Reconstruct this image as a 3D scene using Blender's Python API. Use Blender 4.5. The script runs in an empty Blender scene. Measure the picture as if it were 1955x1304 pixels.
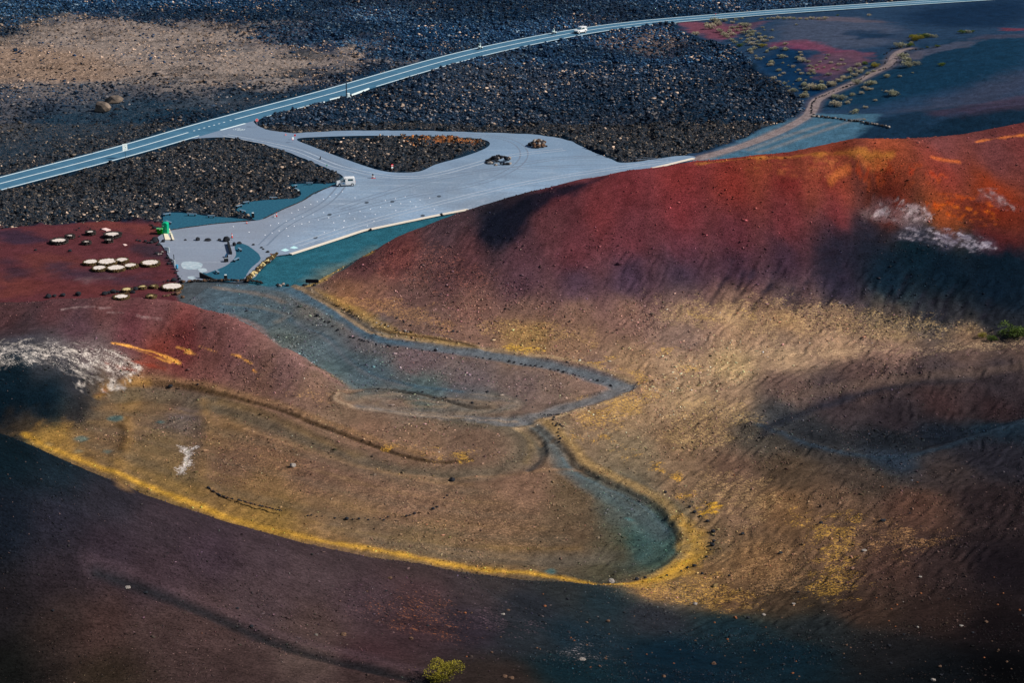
import bpy, bmesh, math, random
import numpy as np
from mathutils import Vector, Matrix
from mathutils.geometry import tessellate_polygon

random.seed(7); RNG = np.random.default_rng(7)
S = bpy.context.scene; COL = S.collection
# ------------------------------------------------------------------ camera
F, PITCH, CAMH = 3580.0, math.radians(19.4), 101.0
cp, sp = math.cos(PITCH), math.sin(PITCH)
cd = bpy.data.cameras.new("camera"); cam = bpy.data.objects.new("camera", cd); COL.objects.link(cam)
cam.location = (0, 0, CAMH); cam.rotation_euler = (math.pi/2-PITCH, 0, 0)
cd.sensor_width = 36; cd.lens = 36*F/1955; cd.clip_start = 1; cd.clip_end = 20000
S.camera = cam

def ray(px, py):
    """ground slope of the sight line through a photo point: x and z gained per metre forward"""
    u = (np.asarray(px, float)-977.5)/F; v = (652-np.asarray(py, float))/F
    dy = cp+v*sp
    return u/dy, (-sp+v*cp)/dy
def atz(px, py, z):
    a, b = ray(px, py); y = (z-CAMH)/b
    return np.stack([a*y, y, np.full_like(y, 0)+z], -1)
def flat(pts, z=0.0):
    p = np.array(pts, float); return atz(p[:, 0], p[:, 1], z)[:, :2]
def srgb(c):
    c = np.asarray(c, float)/255.0
    return np.where(c <= .04045, c/12.92, ((c+.055)/1.055)**2.4)
def sstep(a, b, x):
    t = np.clip((x-a)/(b-a), 0, 1); return t*t*(3-2*t)
def catmull(p, closed=False, n=8):
    p = np.asarray(p, float); m = len(p); out = []
    rng = range(m) if closed else range(m-1)
    for i in rng:
        if closed: a, b, c, d = p[i-1], p[i], p[(i+1) % m], p[(i+2) % m]
        else: a, b, c, d = p[max(i-1, 0)], p[i], p[i+1], p[min(i+2, m-1)]
        for k in range(n):
            t = k/n
            out.append(.5*((2*b)+(c-a)*t+(2*a-5*b+4*c-d)*t*t+(3*b-a-3*c+d)*t**3))
    if not closed: out.append(p[-1])
    return np.array(out)
# ------------------------------------------------------------------ noise
_T = RNG.random((256, 256)).astype(np.float32)
def vnoise(x, y):
    xi = np.floor(x).astype(np.int64); yi = np.floor(y).astype(np.int64)
    fx = (x-xi).astype(np.float32); fy = (y-yi).astype(np.float32)
    fx = fx*fx*(3-2*fx); fy = fy*fy*(3-2*fy)
    x0 = xi & 255; x1 = (xi+1) & 255; y0 = yi & 255; y1 = (yi+1) & 255
    a = _T[x0, y0]; b = _T[x1, y0]; c = _T[x0, y1]; d = _T[x1, y1]
    return (a+(b-a)*fx)*(1-fy)+(c+(d-c)*fx)*fy
def fbm(x, y, s=1.0, o=4, g=.5):
    v = 0; amp = 1; tot = 0; f = 1.0/s
    for k in range(o):
        v = v+amp*vnoise(x*f+k*37.2, y*f+k*11.7); tot += amp; amp *= g; f *= 2.03
    return v/tot
def sdf(poly, x, y):
    """signed distance (negative inside) to a closed polygon in plan"""
    d = np.full(x.shape, 1e9); s = np.zeros(x.shape, bool); n = len(poly)
    for i in range(n):
        ax, ay = poly[i]; bx, by = poly[(i+1) % n]
        ex, ey = bx-ax, by-ay; L = ex*ex+ey*ey+1e-12
        t = np.clip(((x-ax)*ex+(y-ay)*ey)/L, 0, 1)
        d = np.minimum(d, (x-ax-t*ex)**2+(y-ay-t*ey)**2)
        c = (ay > y) != (by > y)
        if ey != 0: s ^= c & (x < (y-ay)*ex/ey+ax)
    d = np.sqrt(d); return np.where(s, -d, d)
def ldist(line, x, y):
    d = np.full(x.shape, 1e9)
    for i in range(len(line)-1):
        ax, ay = line[i]; bx, by = line[i+1]
        ex, ey = bx-ax, by-ay; L = ex*ex+ey*ey+1e-12
        t = np.clip(((x-ax)*ex+(y-ay)*ey)/L, 0, 1)
        d = np.minimum(d, (x-ax-t*ex)**2+(y-ay-t*ey)**2)
    return np.sqrt(d)
# ------------------------------------------------------------------ terrain heights
CP = []                                    # control points x, y, z
BACK = []                                  # (x/y, y) of the hidden back foot of the hills
def crest(pts, k=1.6, add=3.0, back=True):
    for px, py, z in pts:
        p = atz(px, py, z); CP.append(p)
        yb = p[1]+max(z, 0)*k+add; a = p[0]/p[1]
        CP.append(np.array([a*yb, yb, 0.0]))
        ym = p[1]+max(z, 0)*k*.5+add*.5; CP.append(np.array([a*ym, ym, z*.45]))
        if back: BACK.append((a, yb))
def pts_z(pts):
    for px, py, z in pts: CP.append(atz(px, py, z))
# red ridge on the right
crest([(640,522,1),(690,490,2.5),(745,460,4),(800,437,6),(860,412,8),(930,388,10.5),(1000,367,13),(1100,345,16),
       (1200,326,18.5),(1330,309,20.5),(1450,300,22),(1560,292,23),(1640,289,23.5)])
crest([(1720,279,21),(1800,262,22.5),(1880,247,24),(1955,233,25),(2120,210,27),(2400,190,28)])
pts_z([(1700,293,23.2),(1750,303,22.5),(1850,330,20.3),(1955,330,20.2),(2150,330,21)])
pts_z([(960,560,3.3),(980,470,8.1),(800,540,2.4),(760,600,.6),(1100,600,2.5),(1100,480,8.6),(1200,560,4.3),(1250,450,11.3),
       (1350,600,3.5),(1350,500,8.2),(1500,600,4.2),(1500,500,8.8),(1450,400,15.3),(1650,580,5),(1650,480,10.1),(1650,380,16),
       (1800,580,6),(1800,480,11),(1820,400,15.5),(1955,580,7.6),(1955,480,11.9),(1955,400,16.2),(2200,500,12),(2200,600,8)])
pts_z([(600,560,0),(700,628,0),(800,652,.2),(910,670,.2),(1000,686,.2),(1100,700,.2),(1200,728,0),(1250,700,.8),
       (1400,690,1.2),(1600,672,2.6),(1800,657,4),(1955,650,5),(2200,650,7)])
# hollow on the right and its shoulders
pts_z([(1500,740,2.2),(1650,715,3),(1800,705,4.3),(1955,700,5.2),(2200,720,7),(1700,800,.2),(1560,810,.6),(1850,790,1.2),(1955,770,2.6),
       (1700,893,3.6),(1850,865,4.4),(1955,830,5.6),(1450,830,1.8),(1550,895,3),(1350,850,.9),(1250,800,.2)])
# right hand foreground
pts_z([(1300,930,.7),(1400,1000,1.8),(1330,1060,.9),(1300,1150,3.2),(1250,1120,2.2),(1500,1150,5.3),(1600,1030,4.6),(1750,1000,6),(1900,960,7.5),
       (1700,1150,8),(1900,1080,9.5),(1500,1300,14),(1700,1300,16),(1900,1300,18),(1100,1304,18.2),(1300,1304,15.6),(1955,1150,12),(2150,1100,13),(2150,1300,21),(1200,1210,8)])
# near slope and its crest
FC = [(-250,770,38),(-60,812,34.2),(30,840,31.5),(100,872,29.5),(200,915,27),(350,970,23),(500,1015,19),(650,1050,15),(800,1078,11),(950,1100,7.5),(1080,1113,4.6)]
crest(FC, 1.45, 2, back=False)
pts_z([(0,1304,24),(0,1100,28),(300,1304,23.5),(300,1150,24),(600,1304,22),(600,1180,18.5),(850,1304,20.5),(850,1200,14.5),(1050,1200,10.6),(-300,1100,31),(-300,1304,27)])
for a in np.linspace(-.5, .5, 9): CP.append(np.array([a*100, 100., 27.]))
# left hill with the pale crater rim
crest([(-300,620,4),(-60,585,6.4),(0,580,7),(100,571,8),(200,568,8.5),(280,571,8.4),(340,577,8)])
crest([(430,600,7),(480,625,6),(560,672,4),(620,708,2.2),(660,735,.8)], back=False)
for _p in ((385,541),(450,541),(520,543),(590,543)): BACK.append((float(ray(*_p)[0]), float(atz(_p[0], _p[1], 0.)[1])))
pts_z([(300,650,4.2),(150,630,6.2),(0,620,6.2),(400,680,3.2),(480,720,1.7),(300,735,.4),(400,745,.4),(500,772,.2),(0,657,6.5),(130,653,5.9),(200,672,4.2),(235,697,2.7),(195,745,.6),
       (100,760,2.2),(0,760,2.6),(0,800,.5),(100,798,.4),(-150,700,5),(-300,700,3)])
# valley floor and plain
for p in [(650,600),(800,700),(1000,750),(1150,745),(900,800),(700,800),(500,820),(400,900),(600,900),(800,950),(1000,950),(1150,900),(1250,1000),(1200,1080),
          (1000,1085),(800,1035),(600,990),(400,940),(250,880),(150,850),(70,835),(450,560),(540,560),(560,600),(600,650),(680,700),(1230,745),(1100,800),
          (0,560),(150,555),(300,560),(420,575),(0,450),(300,450),(600,450),(900,380),(1200,312),(1400,280),(1700,240),(2000,205),(-300,560),(-300,450)]:
    CP.append(atz(p[0], p[1], 0.))
CP = np.array(CP)
for i in range(len(CP)):                   # no two controls on one spot
    for j in range(i):
        if np.hypot(*(CP[i, :2]-CP[j, :2])) < .5: CP[i, 1] += .7
RC = 2.5
D = np.sqrt(((CP[:, None, :2]-CP[None, :, :2])**2).sum(-1)+RC**2)
WT = np.linalg.solve(np.block([[D, np.ones((len(CP), 1))], [np.ones((1, len(CP))), np.zeros((1, 1))]]), np.append(CP[:, 2], 0))
BACK = sorted(BACK); BA = np.array([b[0] for b in BACK]); BY = np.array([b[1] for b in BACK])
bs = np.linspace(-.6, .6, 601); BYs = np.interp(bs, BA, BY)
BYs = np.convolve(np.pad(BYs, 6, 'edge'), np.ones(13)/13, 'valid')
def yback(x, y): return np.interp(x/y, bs, BYs)
# far dunes, kept off the road
DUNES = [(1870,258,4,38,16),(1560,72,2,30,40),(1930,110,4,40,60),(1800,170,1,25,20),(2150,180,5,60,60)]
ROADC = [(-420,470),(-200,405),(0,350.5),(240,288.5),(354,254),(480,219),(640,177),(760,141),(890,104.5),(998,80.5),(1070,66.2),(1150,52.6),(1255,40),(1340,33.2),(1480,22),(1613,13),(1760,3.5),(1837,-1.2),(2000,-11),(2300,-28)]
road_line = catmull(flat(ROADC), n=10)
def smooth_line(l, k):
    for _ in range(k):
        m = l.copy(); m[1:-1] = .25*l[:-2]+.5*l[1:-1]+.25*l[2:]; l = m
    return l
def resample(l, step):
    l = np.asarray(l, float); s = np.append(0, np.cumsum(np.hypot(*np.diff(l, axis=0).T)))
    t = np.arange(0, s[-1], step); return np.stack([np.interp(t, s, l[:, k]) for k in range(l.shape[1])], -1)
road_line = smooth_line(resample(road_line, 3.0), 25)
def height(x, y):
    x = np.asarray(x, float); y = np.asarray(y, float)
    z = np.zeros(x.shape); f = z.ravel(); xs = x.ravel(); ys = y.ravel()
    idx = np.where(ys < 420)[0]
    for i in range(0, len(idx), 60000):
        j = idx[i:i+60000]
        dx = xs[j, None].astype(np.float32)-CP[None, :, 0].astype(np.float32); dy = ys[j, None].astype(np.float32)-CP[None, :, 1].astype(np.float32)
        f[j] = np.sqrt(dx*dx+dy*dy+RC**2) @ WT[:-1].astype(np.float32)+WT[-1]
    yb = yback(xs, ys); f *= 1-sstep(-3, 4, ys-yb)
    j = np.where((ys > 330) & (xs > 30))[0]
    if len(j):
        rd = np.full(len(j), 50.)
        far = np.where(ys[j] > 430)[0]
        if len(far): rd[far] = ldist(road_line[::4], xs[j][far], ys[j][far])
        m = sstep(6, 26, rd)*sstep(2, 22, ys[j]-yb[j])
        for px, py, h, sx, sy in DUNES:
            c = atz(px, py, 0.); f[j] += m*h*np.exp(-((xs[j]-c[0])/sx)**2-((ys[j]-c[1])/sy)**2)
    return f.reshape(x.shape)
# coarse grid for sight line hits
GX = np.arange(-260, 261, 1.0); GY = np.arange(95, 720, 1.0)
GZ = height(*np.meshgrid(GX, GY, indexing='ij'))
def zat(x, y):
    fx = np.clip((np.asarray(x, float)-GX[0]), 0, len(GX)-1.01); fy = np.clip((np.asarray(y, float)-GY[0]), 0, len(GY)-1.01)
    i = fx.astype(int); j = fy.astype(int); a = fx-i; b = fy-j
    return (GZ[i, j]*(1-a)+GZ[i+1, j]*a)*(1-b)+(GZ[i, j+1]*(1-a)+GZ[i+1, j+1]*a)*b
def hit(pts):
    """where the sight line through each photo point meets the ground: x, y, z"""
    p = np.asarray(pts, float).reshape(-1, 2); a, b = ray(p[:, 0], p[:, 1])
    Y = np.arange(108, 719, .5)
    d = CAMH+b[:, None]*Y-zat(a[:, None]*Y, np.broadcast_to(Y, (len(p), len(Y))))
    k = np.argmax(d <= 0, 1); k = np.where((d <= 0).any(1), k, len(Y)-1); k = np.maximum(k, 1)
    d0 = d[np.arange(len(p)), k-1]; d1 = d[np.arange(len(p)), k]
    y = Y[k-1]+.5*np.clip(d0/(d0-d1+1e-9), 0, 1)
    x = a*y; return np.stack([x, y, zat(x, y)], -1)
def pix(x, y, z):
    zc = z-CAMH; fw = y*cp-zc*sp; up = y*sp+zc*cp
    return 977.5+F*x/fw, 652-F*up/fw
# ------------------------------------------------------------------ plan outlines on the plain
RED_FLAT = flat([(-400,440),(0,433),(100,429),(200,422),(260,421),(308,426),(302,450),(306,465),(318,480),(330,500),(338,520),(347,540),(352,570),(340,600),(0,610),(-400,640)])
LAVA = flat([(-500,-110),(2400,-110),(2000,-16),(1860,-6),(1613,17),(1340,37),(1283,44),(1292,58),(1335,76),(1400,98),(1432,118),(1448,140),(1490,168),(1525,196),(1535,214),(1515,232),(1450,253),(1350,287),(1300,299),(1195,320),
             (960,368),(640,440),(480,450),(330,440),(310,425),(260,421),(200,422),(100,429),(0,433),(-500,445)])
PARK_PX = [(352,266),(420,262),(470,267),(540,287),(600,311),(650,333),(656,342),(640,353),(612,365),(577,384),(540,400),(503,418),(480,422),(440,425),(400,429),(335,438),(318,442),(303,451),(306,465),(318,480),(330,500),(338,520),(348,538),
           (400,537),(470,537.5),(500,512),(526,490),(541,487),(555,485),(608,468),(660,452),(693,441),(708,438),(773,424.5),(893,401),(985,379),(1060,362),(1150,341),(1237,324),(1325,303),(1297,297.5),(1196,311),(1165,303),(1130,289),(1095,272),(1065,263),(1020,257),
           (980,254.5),(900,252),(750,249),(640,250),(565,254),(540,252),(512,248),(493,241),(485,233),(486,227.5),(478,224),(420,241),(352,262)]
ISLE_PX = [(567,265.5),(620,261),(700,259),(800,259.5),(870,262),(918,265.5),(935,273),(925,284),(882,300),(832,314),(802,327),(762,329.5),(722,324.5),(660,304),(600,281)]
BEDS_PX = [[(313,411),(330,406),(365,408),(400,413),(440,416),(480,421),(440,424.5),(400,428.5),(360,433),(335,437.5),(322,441),(312,428)],
           [(452,402),(463,391),(480,385),(520,381),(566,378),(574,366),(556,352.5),(600,351),(640,349.5),(654,341),(640,352.5),(612,364.5),(577,383.5),(540,399.5),(503,417.5),(486,420),(472,408)],
           [(449,468),(462,465.5),(480,474),(497.5,493),(478,514),(459,536.5),(413,536),(385,523.5),(420,511),(437,502),(447,487)]]
PARK = resample(np.vstack([catmull(flat(PARK_PX), True, 6), catmull(flat(PARK_PX), True, 6)[:1]]), .9); PARK = PARK+np.stack([vnoise(PARK[:, 0]*.8, PARK[:, 1]*.8)-.5, vnoise(PARK[:, 0]*.8+70, PARK[:, 1]*.8)-.5], -1)*.55
ISLE = catmull(flat(ISLE_PX), True, 8)
BEDS = [catmull(flat(b), True, 8) for b in BEDS_PX]; BEDS = [b+np.stack([vnoise(b[:, 0]*.9, b[:, 1]*.9)-.5, vnoise(b[:, 0]*.9+70, b[:, 1]*.9)-.5], -1)*.15 for b in BEDS]
# ------------------------------------------------------------------ terrain grid (finer near the viewpoint)
us = np.concatenate([np.linspace(-.5, -.3125, 50)[:-1], np.arange(-.3125, .3125, .00056), np.linspace(.3125, .5, 50)])
ys = [104.0]
while ys[-1] < 6000:
    y = ys[-1]; ys.append(y+(.3 if y < 235 else .25 if y < 345 else .62 if y < 640 else .62*1.12**(len(ys)-yn)))
    if ys[-1] < 640: yn = len(ys)
ys = np.array(ys); NU, NY = len(us), len(ys)
Y = np.repeat(ys, NU); X = np.tile(us, NY)*Y
N = len(X)
Z = height(X, Y)
YB = yback(X, Y)
plain = Y > YB
# lava mask
L = np.zeros(N)
j = np.where(Y > 335)[0]; x, y = X[j], Y[j]
wob = (fbm(x, y, 6, 3)-.5)*3.0
lm = sstep(.8, -.8, sdf(LAVA, x, y)+wob*1.2)
HW = lambda y: np.interp(y, [380, 480, 560, 600, 640], [4.2, 4.5, 4.3, 3.7, 3.3])
near = np.where((y < 720))[0]
rd = np.full(len(j), 99.); rd[near] = ldist(road_line[::2], x[near], y[near])
lm *= sstep(.6, 1.8, rd-HW(y)+wob*.1)
k = np.where(y < 470)[0]
pd_ = np.full(len(j), 99.); pd_[k] = sdf(PARK, x[k], y[k])
idd = np.full(len(j), 99.); idd[k] = sdf(ISLE, x[k], y[k])
lm *= np.maximum(sstep(.2, 1.0, pd_), sstep(-.1, -1.0, idd))
for b in BEDS[:2]:
    kk = np.where((y < 420) & (x < -20))[0]; d = np.full(len(j), 99.); d[kk] = sdf(b, x[kk], y[kk]); lm *= sstep(.1, .9, d)
L[j] = lm
flatness = np.zeros(N); flatness[j] = np.maximum(sstep(1.5, 0, np.where(idd < 0, -idd, np.maximum(pd_, 0))), sstep(1.5, 0, rd-HW(y)-.6))
# smooth ash between the lava lobes
ASH1 = flat([(-400,300),(0,262),(60,225),(180,185),(330,185),(520,178),(590,176),(480,205),(330,238),(200,262),(60,300),(-60,330)])
TAN2 = flat([(-300,120),(0,130),(200,150),(420,160),(560,165),(430,200),(240,190),(100,215),(0,260),(-200,300)])
TAN = flat([(-300,60),(0,60),(120,30),(300,40),(420,48),(500,55),(500,80),(570,92),(680,88),(690,120),(640,135),(600,160),(480,170),(330,165),(200,160),(60,165),(-60,150),(-300,170)])
def fmask(poly, f, amp=0., sc=8., sel=None):
    """0..1 inside a plan outline, with a soft and ragged edge"""
    m = np.zeros(N); lo = poly.min(0)-3*f-amp*2; hi = poly.max(0)+3*f+amp*2
    q = np.where((X > lo[0]) & (X < hi[0]) & (Y > lo[1]) & (Y < hi[1]))[0]
    if len(q):
        d = sdf(poly, X[q], Y[q])
        if amp: d = d+(fbm(X[q], Y[q], sc, 5, .6)-.5)*2*amp
        m[q] = sstep(f, -f, d)
    return m
ash = fmask(ASH1, 12, 14, 20); tan = fmask(TAN, 8, 16, 14); tan2 = fmask(TAN2, 10, 18, 10)
rough = L*(1-.85*np.maximum(ash, np.maximum(.75*tan, .75*tan2)))
j = np.where(L > .01)[0]; x, y = X[j], Y[j]
n1 = np.abs(fbm(x, y, 5.0, 3)-.5)*2; n2 = np.abs(vnoise(x*.62+9, y*.62)-.5)*2; n3 = vnoise(x*1.5, y*1.5)
Z[j] += rough[j]*((n1*1.5+n2*.75+n3*.55+(fbm(x, y, 22, 3)-.5)*2.4)*.95-.75)+(L[j]-rough[j])*(n3*.22+fbm(x, y, 3, 3)*.5-.3)
j = np.where(L <= .01)[0]; x, y = X[j], Y[j]
Z[j] += ((fbm(x, y, 9, 4)-.5)*.5+(vnoise(x*1.1, y*1.1)-.5)*.07+(vnoise((x*.82-y*.57)*1.5+fbm(x, y, 5, 2)*4, (x*.57+y*.82)*.5)-.5)*np.where(Z[j] > 9, .05, np.where(x > 18, .26, .15)))*(1-flatness[j])*np.where(plain[j], .35, 1)
Z -= .10*flatness*plain
for b in BEDS[:2]:
    q = np.where((Y < 425) & (Y > 330) & (X < -20))[0]; d = sdf(b, X[q], Y[q]); Z[q] = Z[q]*sstep(.1, 1.4, d)-.12*sstep(.3, 0, d)
# relief cut into the valley: sunk tracks, ditches, banks and berms
def relief(pts, w, h, f=1.0, off=0., amp=.25, z=None):
    p = np.asarray(pts, float); q = catmull(hit(p)[:, :2], False, 7)
    lo = q.min(0)-w-3*f; hi = q.max(0)+w+3*f; s = np.where((X > lo[0]) & (X < hi[0]) & (Y > lo[1]) & (Y < hi[1]) & ~plain)[0]
    d = ldist(q, X[s], Y[s])+(fbm(X[s], Y[s], 3, 3)-.5)*2*amp
    Z[s] += h*sstep(w+f, w, d)
R_MAIN = [(528,548),(560,556),(620,585),(660,606),(700,633),(740,649),(800,659),(880,669),(950,679),(1030,692),(1100,708),(1150,723),(1192,736)]
R_DOWN = [(985,802),(1012,811),(1040,832),(1062,862),(1082,890),(1112,914),(1160,944),(1205,970),(1240,996),(1262,1025)]
R_EDGE = [(1008,806),(1030,818),(1052,838),(1082,866),(1100,890),(1150,917),(1205,942),(1252,970),(1284,1008),(1294,1042),(1276,1073),(1232,1097),(1172,1110)]
relief(R_MAIN, 1.4, -.14, 1.3); relief([(x+8, y-13) for x, y in R_MAIN[1:]], .5, .16, 1.1); relief(R_DOWN, 1.3, -.16, 1.3); relief(R_EDGE, .1, -.1, .5, amp=.2); relief([(x+16, y-10) for x, y in R_EDGE], .7, .2, 1.6)
relief([(1192,736),(1150,756),(1080,776),(1020,795),(980,803),(900,798),(820,791),(740,783),(690,776)], 1.0, -.26, 1.2)
relief([(180,750),(220,740),(300,736),(380,744),(480,772),(600,810),(700,848),(780,875),(838,885),(900,880)], .1, -.24, .6, amp=.2); relief([(200,738),(240,728),(300,724),(380,731),(480,757),(600,794),(700,831),(780,858),(830,868)], .6, .22, 1.6)
relief([(235,757),(300,752),(380,766),(470,798),(560,834),(650,872),(740,898),(840,910),(930,905),(985,887),(1008,862),(1000,833),(960,815)], 1.6, -.25, 1.6)
relief([(660,750),(700,744),(760,745),(820,756),(860,768),(900,779),(950,778)], .1, -.3, .6, amp=.15); relief([(650,752),(642,764),(660,776),(720,786),(800,794),(900,800)], .4, .35, 1.0)
relief([(440,558),(500,568),(540,584),(520,602),(560,618),(612,638),(650,672),(690,704),(760,734),(840,746),(920,754)], 1.8, -.15, 1.6)
relief([(238,800),(246,830),(236,868),(226,900),(236,934)], .4, .22, 1.5, amp=.6); relief([(388,762),(396,800),(400,830),(386,870),(384,905),(396,938)], .4, .16, 1.8, amp=.7); relief([(420,765),(500,790),(600,835),(680,870)], .6, .2, 2.0, amp=.6)
relief([(1000,820),(1024,840),(1036,862),(1028,882),(1010,898)], .3, -.22, .9, amp=.5)
relief([(1990,792),(1880,835),(1790,864),(1700,880),(1600,868),(1520,846),(1455,815)], .6, .5, 2.8); relief([(1460,830),(1480,806),(1540,784),(1620,756),(1720,731),(1850,716)], .6, -.4, 2.6)
relief([(190,1084),(300,1122),(420,1168),(560,1222),(700,1258),(830,1290)], .8, .14, 2.0, amp=.6); relief([(190,1096),(300,1136),(420,1185),(560,1241),(700,1278),(820,1304)], .3, -.3, 1.0, amp=.5)
relief([(720,640),(800,652),(880,662),(915,668)], .3, .3, 1.0, amp=.4); relief([(640,1000),(760,1032),(900,1056),(1040,1068),(1150,1062)], 1.2, -.3, 1.6)
FING = []; fr = np.random.default_rng(8); px = 1380.
while px < 1900:
    t0 = fr.uniform(-30, 14); ln = fr.uniform(30, 90); sl_ = fr.uniform(.35, .6); y0 = 556+(px-1380)*.07+t0
    FING.append([(px+ln*sl_*.5, y0-ln*.5), (px+fr.normal()*3, y0), (px-ln*sl_*.5+fr.normal()*4, y0+ln*.5)]); px += fr.uniform(12, 46)
for g in FING: relief(g, .15, -fr.uniform(.05, .2), fr.uniform(.8, 1.6), amp=.6)
# ------------------------------------------------------------------ ground colours
C = np.zeros((N, 3)); SP = np.zeros((N, 3)); SA = np.zeros(N)
K = 1.00                                    # sunlit radiance of a white surface
def lin(c): return srgb(c)/K
# plain
C[:] = lin((16,38,56))
def paint(m, c): C[:] += m[:, None]*(lin(c)-C)
def speck(m, c):
    SP[:] = np.where((m > SA)[:, None], lin(c), SP); SA[:] = np.maximum(SA, m)
def paint_px(pts, c, f=1., a=1., amp=0., sc=8., z=None, spk=0., on=None, n=6, closed=True):
    p = catmull(flat(pts) if z is not None else hit(pts)[:, :2], True, n)
    m = fmask(p, f, amp, sc)*a
    if on is not None: m = m*on
    if spk: speck(m*spk, c)
    else: paint(m, c)
    return m
def line_px(pts, c, w, f=.6, a=1., spk=0., z=None, on=None, amp=0., sc=4., taper=False):
    p = np.asarray(pts, float); q = catmull(flat(p) if z is not None else hit(p)[:, :2], False, 7)
    lo = q.min(0)-w-2*f-amp; hi = q.max(0)+w+2*f+amp; m = np.zeros(N)
    s = np.where((X > lo[0]) & (X < hi[0]) & (Y > lo[1]) & (Y < hi[1]))[0]
    d = ldist(q, X[s], Y[s])
    if amp: d = d+(fbm(X[s], Y[s], sc, 4, .6)-.5)*2*amp
    m[s] = sstep(w+f, w-f, d)*a
    if on is not None: m = m*on
    if spk: speck(m*spk, c)
    else: paint(m, c)
    return m
PL = plain.astype(float); HI = 1-PL
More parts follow.
